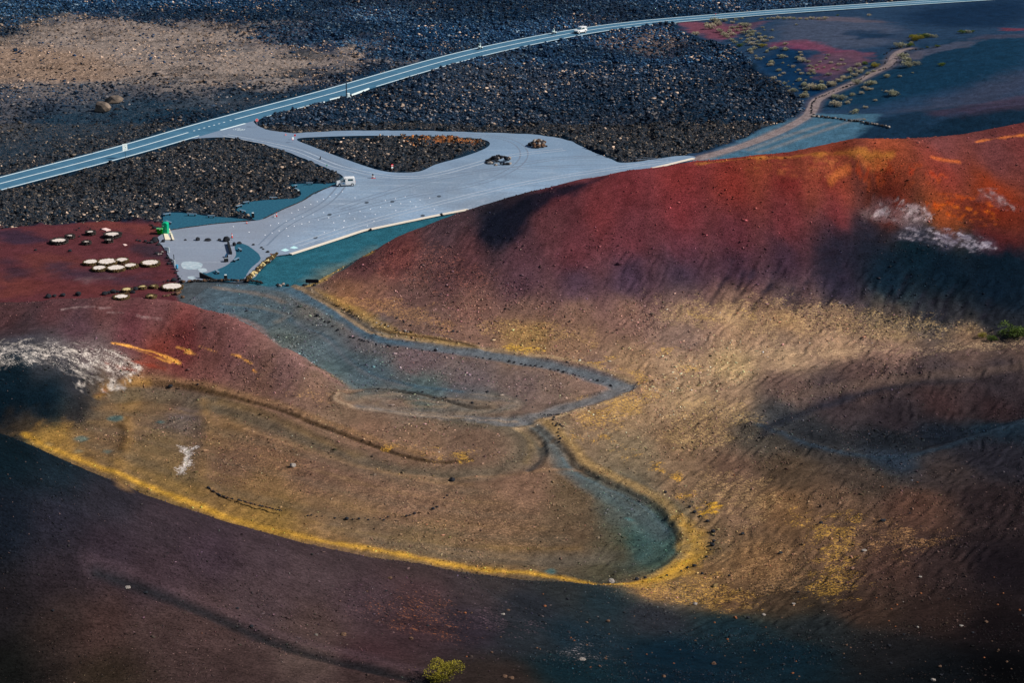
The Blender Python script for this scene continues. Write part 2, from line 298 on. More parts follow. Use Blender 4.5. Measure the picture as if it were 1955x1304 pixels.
# --- hill and valley colours, slope shade and vignette painted in; spots blended in plan
SPOT = """700,500,95,60,60 760,480,110,62,60 850,440,85,62,66 950,420,38,38,48 980,400,50,38,45 1060,375,100,50,55 1050,420,106,61,64 1150,400,120,55,57 1200,350,115,50,53 1300,340,130,52,50 1300,400,125,52,55 1400,350,134,52,44
1450,315,134,61,44 1550,310,136,65,47 1600,330,134,61,42 1500,340,106,42,38 1700,320,149,74,46 1800,330,125,52,44 1900,300,101,55,55 1800,280,106,58,57 1955,260,106,52,50 1900,380,134,50,26 1800,400,144,69,37 1700,370,127,50,40
1600,400,98,42,46 1500,420,110,50,53 1400,450,101,50,57 1300,470,100,52,60 1200,450,108,55,61 1100,480,105,55,60 1000,480,90,58,64 900,480,95,60,62 850,520,95,65,65 800,560,106,77,71 1000,540,90,62,70 1100,540,75,55,68
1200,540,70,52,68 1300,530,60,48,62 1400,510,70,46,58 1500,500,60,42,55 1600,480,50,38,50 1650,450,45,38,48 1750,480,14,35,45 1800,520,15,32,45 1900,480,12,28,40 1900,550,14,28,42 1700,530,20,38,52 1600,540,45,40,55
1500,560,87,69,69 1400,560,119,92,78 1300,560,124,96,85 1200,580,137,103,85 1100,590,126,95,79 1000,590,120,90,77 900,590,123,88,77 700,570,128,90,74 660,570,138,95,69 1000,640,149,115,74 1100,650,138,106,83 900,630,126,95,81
800,620,111,85,74 1300,600,157,124,100 1400,600,172,137,104 1500,610,163,126,91 1600,600,131,103,81 1700,600,87,74,66 1800,590,45,45,50 1900,600,35,38,45 1300,640,128,103,91 1500,650,141,114,94 1700,640,147,119,91 1850,640,131,103,81
1600,665,169,135,106 1500,680,179,146,113 1400,700,179,148,108 1300,700,163,132,103 1200,700,148,117,89 1700,670,136,105,91 1850,680,97,77,69 1950,670,87,69,62 1300,760,169,137,104 1200,790,152,122,92 1400,760,152,122,96 1500,740,101,79,71
1650,720,87,67,62 1800,720,70,60,60 1900,730,55,48,52 1600,770,60,50,52 1800,760,60,42,42 1900,780,50,36,38 1700,800,45,38,42 1550,830,38,40,44 1700,840,28,32,38 1800,830,25,32,42 1900,820,25,40,52 1700,880,40,50,62
1500,800,50,52,55 1450,830,75,68,60 1350,820,122,96,76 1300,850,127,100,76 1200,860,128,109,85 1400,900,106,81,66 1500,900,80,64,50 1650,910,70,58,50 1800,900,60,50,48 1900,880,40,38,45 1300,930,130,103,79 1400,980,127,98,76
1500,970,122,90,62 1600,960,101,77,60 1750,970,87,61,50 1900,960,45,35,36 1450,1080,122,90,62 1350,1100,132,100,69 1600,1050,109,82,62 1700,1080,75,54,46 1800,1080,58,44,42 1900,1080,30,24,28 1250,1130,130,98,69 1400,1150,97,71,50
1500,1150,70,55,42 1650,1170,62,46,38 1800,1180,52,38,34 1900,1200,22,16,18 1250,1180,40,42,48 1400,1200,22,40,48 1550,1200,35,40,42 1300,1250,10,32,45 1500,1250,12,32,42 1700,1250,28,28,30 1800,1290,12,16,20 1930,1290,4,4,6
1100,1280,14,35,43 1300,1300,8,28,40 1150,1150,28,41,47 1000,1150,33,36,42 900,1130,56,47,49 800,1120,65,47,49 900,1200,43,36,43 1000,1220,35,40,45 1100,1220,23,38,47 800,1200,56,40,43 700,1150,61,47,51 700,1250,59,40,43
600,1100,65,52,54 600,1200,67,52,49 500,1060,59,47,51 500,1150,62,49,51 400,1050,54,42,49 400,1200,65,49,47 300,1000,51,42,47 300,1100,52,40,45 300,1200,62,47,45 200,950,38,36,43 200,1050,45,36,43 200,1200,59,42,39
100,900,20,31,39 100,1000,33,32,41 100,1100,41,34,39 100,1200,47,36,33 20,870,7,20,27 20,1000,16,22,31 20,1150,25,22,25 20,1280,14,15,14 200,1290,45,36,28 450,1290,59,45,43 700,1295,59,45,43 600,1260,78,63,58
950,1290,45,36,33 650,1070,59,47,49 800,1095,59,47,47 350,985,52,42,47 950,1115,51,45,45 1080,1128,40,42,43 100,830,135,106,58 150,820,128,98,65 200,840,107,84,62 200,780,113,88,62 250,760,133,103,60 300,760,107,88,65
300,850,110,89,62 350,800,97,84,79 400,780,107,84,62 450,800,119,91,62 330,930,116,93,60 450,880,104,79,62 550,850,116,87,66 600,900,107,81,66 700,900,110,84,69 500,940,116,89,60 500,990,131,103,56 650,980,122,95,69
800,960,116,89,71 800,1040,119,95,66 950,1060,113,89,62 950,1000,107,83,64 1000,930,122,93,75 1100,950,97,79,60 1100,1020,95,76,58 1180,1060,79,71,54 1200,970,79,80,74 1250,1020,47,76,76 1240,1050,52,76,70 600,740,116,89,75
500,730,116,84,71 700,820,119,91,73 800,850,122,95,75 650,790,116,93,75 900,850,107,84,69 900,770,110,95,81 750,770,116,95,81 1000,830,110,91,75 1000,740,107,89,84 900,730,100,87,87 800,690,101,84,85 700,640,94,88,89
620,610,89,92,92 1050,760,113,93,83 1150,720,128,102,91 450,570,74,92,102 500,610,76,90,95 550,640,84,92,89 600,680,82,94,97 640,700,79,94,95 700,720,76,90,95 800,745,81,95,92 600,600,94,90,85 1080,820,124,103,81
1120,800,141,112,87 1350,1000,130,103,75 100,590,87,55,57 200,590,97,61,60 300,600,107,69,69 400,620,107,69,67 450,660,112,74,72 550,700,115,85,80 50,620,65,49,52 150,630,73,51,57 250,640,87,48,53 350,660,107,51,50
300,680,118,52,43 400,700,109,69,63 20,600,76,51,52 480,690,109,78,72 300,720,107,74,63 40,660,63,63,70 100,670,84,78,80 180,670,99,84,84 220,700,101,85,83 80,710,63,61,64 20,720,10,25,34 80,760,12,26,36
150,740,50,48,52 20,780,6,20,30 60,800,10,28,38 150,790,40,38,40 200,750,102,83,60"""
SPOT = np.array([[float(v) for v in s.split(',')] for s in SPOT.split()])
SW = hit(SPOT[:, :2]); SC = lin(SPOT[:, 2:])
j = np.where(Y < YB+12)[0]
# plan positions are wavered by noise so the blends stay ragged, not smooth
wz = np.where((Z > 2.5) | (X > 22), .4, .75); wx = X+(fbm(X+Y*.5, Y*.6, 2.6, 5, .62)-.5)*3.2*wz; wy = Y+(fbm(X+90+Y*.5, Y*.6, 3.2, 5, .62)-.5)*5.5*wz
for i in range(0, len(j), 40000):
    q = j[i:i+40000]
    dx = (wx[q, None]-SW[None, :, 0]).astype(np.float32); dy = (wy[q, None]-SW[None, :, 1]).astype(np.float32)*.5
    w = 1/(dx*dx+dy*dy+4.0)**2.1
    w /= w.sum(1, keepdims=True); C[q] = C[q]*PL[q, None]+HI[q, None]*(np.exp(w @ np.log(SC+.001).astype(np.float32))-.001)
# --- plain details
speck(L*(.30+.16*(fbm(X, Y, 26, 3)-.5)*2), (96,84,76)); speck(L*(Y < 445)*.40, (100,86,72))
paint(L*(Y < 445)*.5, (30,38,44)); speck(fmask(catmull(flat([(800,262),(870,262),(918,266),(932,273),(880,280),(820,275)]), True, 4), 2, 2, 3)*.5, (170,104,48)); paint(L*sstep(420, 540, Y)*.7, (12,38,64))  # distant lava painted bluer to carry the haze
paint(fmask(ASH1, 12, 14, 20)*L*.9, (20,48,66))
speck(fmask(ASH1, 12, 14, 20)*L*.36, (92,92,92))
paint(tan2*L*.45, (84,84,88)); speck(tan2*L*.40, (128,112,102)); paint(fmask(TAN, 16, 26, 9)*L*.85*(X < 0), (126,116,110)); speck(fmask(TAN, 14, 24, 10)*.44, (164,140,122)); tn_ = fmask(TAN, 8, 16, 14)*L*sstep(.56, .66, fbm(X*.6, Y, 9, 4)); paint(tn_*.75, (40,48,56))
paint_px([(-200,90),(60,90),(200,110),(260,140),(120,150),(-200,150)], (122,90,62), 8, .55, 12, 10, 0)
paint_px([(-300,-60),(60,0),(120,25),(60,60),(-60,90),(-300,120)], (26,40,44), 10, .6, 12, 10, 0)
paint_px([(1210,62),(1260,60),(1300,82),(1260,102),(1190,98),(1150,85)], (120,98,84), 4, .5, 6, 6, 0)
paint_px([(860,92),(960,86),(1000,120),(980,190),(930,200),(880,150)], (70,72,74), 8, .4, 10, 8, 0)
paint(fmask(RED_FLAT, 1.0, 1.8, 5), (88,46,50))
redm = fmask(RED_FLAT, 1.0, 1.5, 5)
for pts, c, a in [([(40,490),(120,485),(150,505),(110,530),(50,520)], (112,60,44), .3), ([(0,520),(60,530),(90,555),(0,570)], (112,58,40), .35), ([(100,505),(180,518),(300,530),(280,545),(160,535),(100,525)], (58,44,56), .8),
                  ([(0,440),(60,445),(80,460),(20,465)], (48,40,56), .8), ([(140,425),(200,422),(280,430),(290,445),(200,436)], (112,58,52), .7), ([(270,470),(310,472),(330,500),(300,500),(275,485)], (48,42,52), .8),
                  ([(0,495),(40,500),(60,525),(10,530)], (46,38,50), .7), ([(60,535),(200,545),(280,555),(200,566),(60,560)], (96,48,46), .6), ([(165,532),(215,528),(215,531),(170,537)], (130,105,105), .7)]:
    paint_px(pts, c, 2.5, a, 4, 5, 0, on=redm)
# grey blue ash plain on the right with red cinder
ASHR = flat([(1283,44),(1340,38),(1613,18),(1840,0),(2400,-40),(2400,240),(1955,240),(1660,290),(1330,325),(1195,330),(1240,322),(1300,299),(1350,287),(1450,253),(1515,232),(1535,214),(1525,196),(1490,168),(1448,140),(1432,118),(1400,98),(1335,76)])
ar = fmask(ASHR, 1.2, 2, 5)
paint(ar, (36,58,82))
for pts, c, a, f in [([(1500,45),(1600,40),(1680,60),(1720,90),(1680,110),(1560,110),(1490,90)], (66,74,92), .9, 6), ([(1750,20),(1955,0),(1955,60),(1850,80),(1740,60)], (10,36,62), .8, 9), ([(1600,145),(1720,125),(1955,110),(1955,190),(1800,200),(1650,215),(1560,205)], (16,50,72), .9, 6),
                     ([(1440,120),(1520,100),(1600,160),(1560,200),(1520,185),(1470,150)], (10,44,74), .95, 3), ([(1680,145),(1760,125),(1860,118),(1860,124),(1760,140)], (82,82,98), .6, 2), ([(1590,285),(1650,262),(1760,238),(1955,222),(1955,236),(1760,275),(1640,293)], (20,44,64), .9, 3),
                     ([(1720,235),(1800,210),(1955,180),(1955,215),(1780,240)], (58,62,80), .7, 6), ([(1780,255),(1900,225),(1990,215),(1990,240),(1850,262)], (84,54,66), .35, 4), ([(1620,85),(1660,80),(1720,92),(1700,100)], (24,48,72), .7, 2), ([(1650,88),(1720,90),(1640,98)], (22,46,70), .8, 2.),
                     ([(1520,35),(1600,40),(1700,60),(1640,58),(1560,52)], (96,82,88), .5, 2.5), ([(1700,135),(1760,130),(1720,150),(1650,158)], (92,84,92), .4, 3),
                     ([(1283,44),(1320,41),(1380,46),(1420,62),(1390,80),(1350,72),(1310,55)], (124,66,76), .7, 2.5), ([(1400,52),(1460,45),(1440,60),(1400,64)], (108,66,76), .5, 2.5), ([(1470,95),(1540,94),(1600,110),(1650,122),(1640,135),(1590,120),(1520,105)], (124,58,78), .65, 2.5),
                     ([(1540,120),(1620,118),(1660,130),(1600,160),(1560,150)], (92,66,80), .8, 2.5), ([(1550,135),(1600,138),(1590,148),(1550,146)], (116,64,78), .5, 2.5), ([(1920,82),(1990,80),(1990,90),(1920,92)], (112,44,54), .6, 2), ([(1850,110),(1990,100),(1990,112),(1880,116)], (70,66,82), .6, 2)]:
    paint_px(pts, c, f, a, 5.0, 5, 0, on=PL)
paint_px([(1325,303),(1380,284),(1450,256),(1520,232),(1545,222),(1600,228),(1680,243),(1640,270),(1590,288),(1450,305),(1330,320)], (66,100,120), 1.4, 1, 2, 4, 0, on=PL)
for l in ([(1430,288),(1500,268),(1580,250)], [(1450,292),(1530,272),(1640,248)], [(1350,304),(1420,280),(1480,256)]): line_px(l, (128,124,122), .8, .9, .6, z=0, on=PL, amp=.5)
paint_px([(345,540),(400,538.5),(500,540),(560,546),(560,556),(420,580),(345,580)], (70,76,80), .6, 1, .5, 3, 0, on=PL)
# cinder track climbing on the right
TRK = [(1330,303),(1420,277),(1500,245),(1540,222),(1552,205),(1560,190),(1590,175),(1630,157),(1670,138),(1698,122),(1708,105),(1722,95),(1738,92)]
# strip of teal ash below the kerb
STRIP = flat([(526,491),(541,488),(555,486.5),(608,469.5),(660,453.5),(708,439.5),(773,426),(893,402),(930,400),(860,440),(760,480),(690,515),(600,548),(540,548),(474,541),(500,514)])
sm = fmask(STRIP, .5, .2, 3); paint(sm, (40,92,106))
paint_px([(600,520),(680,490),(720,470),(690,515),(630,545),(590,548)], (110,112,96), 2.5, .5, 2, 4, 0, on=sm)
# --- valley tracks
MAIN = [(528,548),(560,556),(620,585),(660,606),(700,633),(740,649),(800,659),(880,669),(950,679),(1030,692),(1100,708),(1150,723),(1192,736)]
DOWN = [(985,802),(1012,811),(1040,832),(1062,862),(1082,890),(1112,914),(1160,944),(1205,970),(1240,996),(1258,1020)]
BACKT = [(1192,736),(1150,756),(1080,776),(1020,795),(980,803),(900,798),(820,791),(740,783),(690,776)]
UPS = [(380,560),(440,556),(500,566),(540,582),(520,600),(560,616),(612,636),(650,670),(690,702),(760,732),(840,744),(920,752)]
m_path = line_px(UPS, (70,84,92), 2.6, 2.2, .5, on=HI, amp=.8)
line_px([(470,590),(530,596),(560,612),(620,640),(655,676),(700,708),(780,733),(880,747)], (56,80,94), .5, .6, .6, on=HI, amp=.3)
line_px([(410,550),(470,556),(520,567),(540,577)], (120,104,92), .7, .8, .6, on=HI, amp=.4); line_px([(430,580),(500,588),(545,600),(530,612)], (116,106,94), .5, .8, .5, on=HI, amp=.4)
m_back = line_px(BACKT, (104,100,99), 1.2, .9, .9, on=HI, amp=.4); line_px([(x+6, y+12) for x, y in BACKT[:5]], (156,130,102), .4, .6, .6, on=HI, amp=.3); line_px([(x-4, y-8) for x, y in BACKT[1:5]], (60,54,52), .15, .4, .6, on=HI, amp=.2)
m_path = np.maximum(m_path, line_px(MAIN, (64,92,108), 1.5, 1.2, .8, on=HI, amp=.5))
line_px(MAIN[6:], (96,98,100), 1.5, 1.2, .75, on=HI, amp=.5)
line_px([(560,546),(585,556),(610,570),(652,596),(690,622),(728,641),(800,652),(900,664),(1000,675),(1100,691),(1160,711),(1206,728)], (158,130,98), .45, .4, .8, on=HI, amp=.2)
paint_px([(600,552),(650,570),(700,592),(745,622),(800,640),(880,656),(915,667),(850,660),(780,648),(722,633),(684,610),(640,585)], (158,124,62), 1.2, .6, 1.0, 3, on=HI)
line_px([(716,626),(760,640),(830,649),(880,657),(910,666)], (58,46,36), .35, .4, .8, on=HI, amp=.4)
line_px([(590,560),(640,584),(684,612),(716,634)], (70,58,48), .2, .3, .6, on=HI, amp=.3)
d = line_px(DOWN, (82,92,94), 1.4, 1.3, .8, on=HI, amp=.6)
m_path = np.maximum(m_path, d)
paint_px([(1120,905),(1180,940),(1240,980),(1275,1020),(1272,1055),(1240,1080),(1200,1092),(1180,1080),(1210,1055),(1205,1025),(1180,990),(1140,955)], (70,84,80), 2.4, .5, 2.2, 4, on=HI)
paint_px([(1195,990),(1240,1015),(1250,1045),(1215,1070),(1225,1030)], (56,84,84), 1.4, .4, 2.4, 2, on=HI)
EDGE = [(1008,806),(1030,818),(1052,838),(1082,866),(1100,890),(1150,917),(1205,942),(1252,970),(1284,1008),(1294,1042),(1276,1073),(1232,1097),(1172,1110)]
line_px([(x+16, y-8) for x, y in EDGE[:9]]+[(1312,1042),(1292,1082),(1240,1106)], (158,126,80), .8, .7, .75, on=HI, amp=.3)
line_px(EDGE, (58,48,38), .1, .34, .68, on=HI, amp=.15)
line_px([(x-9, y+6) for x, y in EDGE[3:9]], (92,108,112), .22, .3, .6, on=HI)
paint_px([(1296,990),(1330,1010),(1345,1050),(1325,1090),(1270,1115),(1200,1122),(1240,1104),(1290,1075),(1308,1040)], (184,138,56), 1.2, .75, 1.6, 2, on=HI)
line_px([(1052,845),(1062,838),(1078,852),(1088,870),(1094,886),(1120,906)], (84,68,52), .3, .4, .6, on=HI, amp=.2)
line_px([(1000,820),(1022,838),(1034,860),(1028,880),(1010,896)], (44,50,54), .7, .7, .75, on=HI, amp=.6)
line_px([(985,812),(1005,826),(1014,850),(1004,880)], (150,116,66), .5, .7, .6, on=HI, amp=.5)
# grey-green loop bands
line_px([(235,752),(300,746),(380,760),(470,792),(560,828),(650,866),(740,893),(840,905),(930,900),(985,882),(1008,858),(1000,830),(960,812),(880,804)], (92,84,70), 2.0, 1.5, .65, on=HI, amp=.8)
line_px([(190,756),(230,738),(300,733),(380,741),(480,769),(600,807),(700,845),(780,872),(838,883),(900,877)], (66,50,34), .25, .35, .9, on=HI, amp=.15)
line_px([(200,742),(240,731),(300,728),(380,735),(480,762),(600,799),(700,836),(780,862),(830,872)], (148,112,76), .6, .8, .55, on=HI, amp=.4)
line_px([(184,760),(205,744),(245,731),(282,730)], (166,122,60), .3, .8, .6, on=HI, amp=.5)
line_px([(660,748),(700,742),(760,743),(820,754),(860,766),(900,777),(950,776)], (58,50,42), .25, .4, .75, on=HI, amp=.2)
line_px([(648,752),(640,764),(660,774),(720,783),(800,791),(900,797)], (152,128,104), .2, .5, .75, on=HI, amp=.3)
line_px([(668,760),(700,752),(770,754),(840,768),(900,784),(960,782),(985,770),(940,752)], (98,94,86), 1.1, .9, .6, on=HI, amp=.4)
line_px([(565,612),(640,660),(690,706),(780,738)], (112,106,104), .35, .6, .4, on=HI, amp=.4)
line_px([(238,800),(246,830),(236,868),(226,900),(236,934)], (146,110,64), .6, .8, .55, on=HI, amp=.7)
line_px([(229,806),(236,834),(228,866)], (58,42,26), .5, .6, .7, on=HI, amp=.5)
line_px([(388,762),(396,800),(400,830),(386,870),(384,905),(396,938)], (140,106,64), .5, 1.0, .5, on=HI, amp=.9)
line_px([(376,800),(380,850),(372,900)], (84,70,68), 1.0, 1.6, .35, on=HI, amp=.8)
line_px([(420,765),(500,790),(600,835),(680,870)], (140,108,66), .7, 1.1, .4, on=HI, amp=.8)
line_px([(640,1000),(760,1032),(900,1056),(1040,1068),(1150,1062)], (96,88,78), 1.6, 1.5, .5, on=HI, amp=.8)
for x, y, r in ((90,850,9),(155,838,12),(205,864,9),(222,800,16),(150,862,7),(305,806,5),(1052,1092,9),(1200,990,8)):
    paint_px([(x-r, y), (x, y-r*.45), (x+r, y), (x, y+r*.45)], (66,104,104), .5, .7, .5, 2, on=HI)
for l, c, w, al in (([(735,764),(718,771),(760,780),(830,786)], (142,120,98), .15, .6), ([(470,818),(600,863),(720,897),(840,911),(940,907),(1060,896)], (146,114,86), .2, .65), ([(690,742),(640,750),(612,760),(640,772)], (146,112,88), .2, .5), ([(985,800),(1000,812),(1020,826),(1035,845)], (150,122,92), .25, .6), ([(1010,900),(1060,894),(1110,896)], (150,116,86), .2, .5),
                    ([(1010,795),(1040,790),(1090,780)], (142,120,98), .8, .6), ([(740,1030),(860,1050),(1000,1062)], (140,112,82), .2, .5), ([(500,790),(620,838),(740,872),(830,886)], (72,60,48), .15, .45), ([(940,770),(985,772),(990,780),(960,788)], (140,118,98), .15, .6)):
    line_px(l, c, w, .6, al, on=HI, amp=.3)
# nested contour bands round the two lobes
CA = catmull([(196,760),(240,744),(310,740),(400,752),(500,784),(620,832),(740,872),(840,888)], False, 6); CB = catmull([(150,868),(230,900),(340,948),(470,992),(620,1022),(780,1048),(960,1062),(1130,1066)], False, 6)
for t_, c, w, al in ((.12,(84,74,60),.5,.45),(.2,(140,110,78),.3,.5),(.3,(96,84,68),1.0,.35),(.42,(144,114,78),.25,.4),(.55,(100,86,72),.8,.3),(.68,(142,110,74),.25,.4),(.8,(92,82,68),.9,.4),(.9,(146,114,66),.3,.4)):
    line_px((CA*(1-t_)+CB*t_)[::3], c, w, 1.0, al, on=HI, amp=.9, sc=5)
for k_, c in ((.75,(146,124,102)),(.5,(92,88,84)),(.25,(148,124,98))):
    cx_, cy_ = 815, 771; line_px([(cx_+(x-cx_)*k_, cy_+(y-cy_)*k_) for x, y in ((645,766),(668,750),(760,744),(850,757),(940,766),(988,778),(950,792),(850,794),(720,784),(650,770))], c, .2, .7, .5, on=HI, amp=.3)
# --- sulphur yellow rims
RIM = [(44,834),(70,851),(120,872),(220,910),(350,962),(490,1010),(640,1044),(800,1073),(950,1096),(1080,1114),(1160,1124),(1250,1112),(1310,1076)]
line_px([(x+8, y-12) for x, y in RIM[:7]], (148,112,58), 3.0, 3.4, .2, on=HI, amp=2.6, sc=2.5)
line_px([(x+3, y-6) for x, y in RIM], (206,154,56), .45, .7, .85, on=HI, amp=.35, sc=1.5)
paint_px([(40,832),(80,815),(130,808),(120,840),(170,880),(120,872)], (160,118,54), 1.5, .45, 3, 2, on=HI)
paint_px([(330,945),(420,958),(520,990),(620,1020),(600,1035),(480,1005)], (148,112,58), 2.5, .35, 3.5, 3, on=HI)
# --- yellow and tan speckles on the slope
for pts, c, a in [([(935,655),(1000,650),(1045,660),(1030,675),(960,672)], (204,158,58), 0.54), ([(1098,690),(1140,684),(1175,700),(1170,712),(1120,704)], (202,154,56), 0.54), ([(1150,705),(1200,700),(1245,715),(1235,732),(1205,726)], (194,148,62), 0.49),
                  ([(1248,668),(1312,660),(1300,672),(1260,678)], (206,160,72), 0.46), ([(1250,735),(1290,705),(1350,688),(1340,705),(1290,725)], (206,160,74), 0.46), ([(1090,790),(1150,755),(1230,738),(1260,760),(1230,800),(1150,830),(1100,820)], (194,148,66), 0.48),
                  ([(1118,830),(1160,835),(1225,862),(1290,905),(1345,950),(1330,955),(1270,915),(1190,868)], (204,150,50), 0.56), ([(1345,955),(1370,972),(1350,978)], (214,158,40), 0.64), ([(1500,982),(1560,985),(1640,995),(1660,1030),(1630,1080),(1640,1130),(1570,1150),(1535,1140),(1550,1070)], (198,150,62), 0.46),
                  ([(1520,990),(1570,990),(1600,1020),(1570,1035),(1540,1020)], (196,142,46), 0.46), ([(1640,1000),(1760,1000),(1800,1040),(1720,1060),(1640,1050)], (176,130,84), 0.44), ([(1150,1118),(1260,1110),(1340,1090),(1420,1120),(1480,1150),(1380,1165),(1250,1148)], (190,144,68), 0.46),
                  ([(1250,565),(1330,562),(1500,566),(1700,590),(1880,620),(1800,650),(1600,650),(1400,640),(1250,610)], (182,150,100), 0.41), ([(1300,590),(1450,600),(1460,620),(1350,615)], (200,162,92), 0.48), ([(1400,660),(1700,655),(1955,640),(1955,668),(1700,680),(1450,690)], (184,154,116), 0.41),
                  ([(900,610),(1000,600),(1100,620),(1150,660),(1000,660),(900,640)], (178,140,84), 0.44), ([(700,500),(800,455),(900,480),(1000,560),(850,560),(740,540)], (160,96,76), 0.36), ([(640,570),(740,560),(860,600),(900,640),(800,630),(700,600)], (174,128,78), 0.44),
                  ([(640,930),(760,900),(900,930),(1050,950),(1050,1040),(900,1050),(720,1010)], (152,116,88), 0.36), ([(440,820),(600,880),(640,950),(520,950),(430,900)], (150,110,78), 0.36), ([(1300,760),(1450,780),(1380,860),(1260,840)], (176,144,92), 0.44), ([(1300,900),(1450,900),(1500,980),(1400,1010),(1320,950)], (170,136,92), 0.44),
                  ([(1380,1020),(1500,1020),(1540,1120),(1440,1140),(1370,1090)], (158,120,80), 0.44), ([(740,848),(770,846),(775,855),(750,858)], (214,158,66), 0.64), ([(800,868),(900,862),(910,875),(850,880),(810,876)], (206,156,56), 0.49), ([(560,745),(620,750),(640,775),(570,770)], (176,134,70), 0.36),
                  ([(680,1140),(800,1130),(900,1170),(900,1230),(780,1220),(690,1190)], (150,88,44), 0.30), ([(1050,1225),(1120,1225),(1150,1262),(1080,1262)], (150,138,136), 0.34), ([(900,1160),(1050,1190),(1050,1220),(930,1210)], (96,74,80), 0.35)]:
    paint_px(pts, c, 3.5, 1, 6, 2.2, on=HI, spk=a)
for g in FING: line_px(g, (38,36,46), .2, .8, .7, on=HI, amp=.9, sc=1.5)
# --- ridge crown
line_px([(1335,313),(1400,306),(1460,301),(1560,294),(1640,291),(1700,297)], (190,122,50), .35, .6, .6, on=HI, amp=.9, sc=2)
for pts, c, f, a, amp in [([(1400,312),(1460,306),(1560,304),(1600,325),(1560,345),(1480,335)], (146,74,46), 1.5, .2, 4), ([(1480,345),(1540,335),(1600,345),(1560,358),(1500,360)], (112,34,34), 2, .5, 2),
                     ([(1820,400),(1990,380),(1990,474),(1880,470),(1840,430)], (116,40,30), 2.5, .5, 4), ([(912,432),(955,396),(1030,368),(1120,346),(1160,338),(1100,366),(1020,408),(985,450),(925,474)], (24,28,42), 2.0, .9, 2.5),  # dark navy polygon paints the shade of the left-facing slope
                     ([(1560,470),(1680,440),(1720,470),(1900,480),(1990,470),(1990,590),(1800,545),(1650,540)], (12,30,44), 5, .6, 5), ([(1240,500),(1420,500),(1500,530),(1350,545),(1150,550)], (58,44,60), 4, .5, 4),  # blue-black polygon paints in the shadow below the pale crust
                     ([(1660,404),(1700,388),(1745,392),(1775,416),(1740,428),(1690,422)], (150,122,122), 1.0, .4, 3), ([(1705,450),(1780,432),(1845,440),(1898,470),(1850,477),(1780,463)], (80,72,86), 1.6, .4, 3.4), ([(1868,362),(1900,368),(1936,398),(1905,392)], (120,84,84), 1.2, .5, 3)]:
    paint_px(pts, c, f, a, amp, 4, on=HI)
line_px([(1865,269),(1910,262),(1990,254)], (220,120,54), .3, .5, .8, on=HI, amp=.8, sc=2); line_px([(1780,300),(1830,309)], (206,104,48), .3, .4, .7, on=HI, amp=.3)
for l in ([(1585,345),(1600,330),(1620,322)], [(1640,300),(1655,315),(1690,318)]): line_px(l, (214,120,60), .3, .5, .6, on=HI, amp=.5)
line_px([(588,546),(620,532),(645,515),(680,493),(705,484)], (178,140,72), .7, .7, .8, on=HI, amp=.3)
# --- left hill
paint_px([(90,656),(180,656),(240,684),(215,700),(150,680)], (120,108,104), 3, .2, 2, 3, on=HI)
paint_px([(-80,700),(60,690),(140,715),(175,750),(160,790),(60,812),(-80,800)], (10,26,36), 6, .6, 4, 4, on=HI)  # shade of the crater bowl painted into the ground
gu = catmull([(-40,664),(0,658),(60,649),(140,651),(215,664),(258,690),(268,712)], False, 10); gl = catmull([(-40,712),(0,704),(50,694),(110,702),(160,724),(190,742),(206,752)], False, 10)
wr = np.random.default_rng(4)
def salt(gu, gl, n, cols, wmax=.16, amp=.45, am=(.4, .9), lo=6, hi=26, pk=.4):
    for k in range(n):                      # crusts in ragged streaks following the fall of the ground
        t_ = wr.random()**.9; i0 = int(wr.integers(0, max(1, len(gu)-lo))); i1 = min(len(gu), i0+int(wr.integers(lo, hi))); g_ = gu*(1-t_)+gl*t_; g_ = g_[i0:i1:3]
        if len(g_) < 2: continue
        e_ = 1-abs(t_-pk)*1.1
        g_ = g_+np.linspace(-1, 1, len(g_))[:, None]*wr.normal(size=(1, 2))*[2., 3.]
        line_px(g_+wr.normal(size=(1, 2))*[3., 2.5]+wr.normal(size=g_.shape)*[1.6, 1.3], cols[int(wr.integers(len(cols)))], wr.uniform(.0, wmax), .2, wr.uniform(*am)*max(.3, e_), on=HI, amp=amp*wr.uniform(.4, 1), sc=.9)
WH = ((218,204,190),(190,178,166),(160,150,144))
salt(gu, gl, 210, WH, .04, .6, (.3, .85), 3, 13); paint_px([(-60,668),(0,660),(60,650),(140,652),(215,666),(260,692),(240,715),(200,728),(150,706),(80,696),(0,696)], (196,184,172), 3, 1, 4, 2, on=HI, spk=.42)
OR = ((182,84,44),(166,66,36),(146,48,34))
salt(catmull([(1590,322),(1650,306),(1720,312),(1780,320),(1810,334)], False, 8), catmull([(1600,350),(1640,368),(1700,352),(1760,350),(1800,346)], False, 8), 110, OR, .05, 1.2, (.15, .42), 4, 14)
salt(catmull([(1762,386),(1810,376),(1860,374),(1900,388)], False, 8), catmull([(1790,404),(1830,424),(1870,432),(1905,420)], False, 8), 70, ((204,100,32),(188,80,28),(160,56,26)), .08, 1.0, (.3, .75), 4, 13)
salt(catmull([(1410,310),(1480,303),(1560,298),(1640,298)], False, 8), catmull([(1430,330),(1500,340),(1560,345),(1620,332)], False, 8), 45, ((176,104,58),(156,76,50),(120,46,42)), .12, 1.0, (.15, .4), 5, 16)
salt(catmull([(1666,402),(1695,388),(1730,390),(1765,404),(1780,416)], False, 8), catmull([(1672,414),(1700,422),(1730,426),(1755,424),(1776,420)], False, 8), 110, ((222,198,194),(200,172,172),(150,120,122)), .06, .7, (.45, .95), 3, 12)
salt(catmull([(1740,428),(1790,428),(1840,442),(1880,458),(1900,470)], False, 8), catmull([(1705,452),(1760,460),(1810,468),(1860,476),(1890,474)], False, 8), 110, ((196,182,190),(156,146,158),(104,94,108)), .06, .8, (.4, .9), 3, 13)
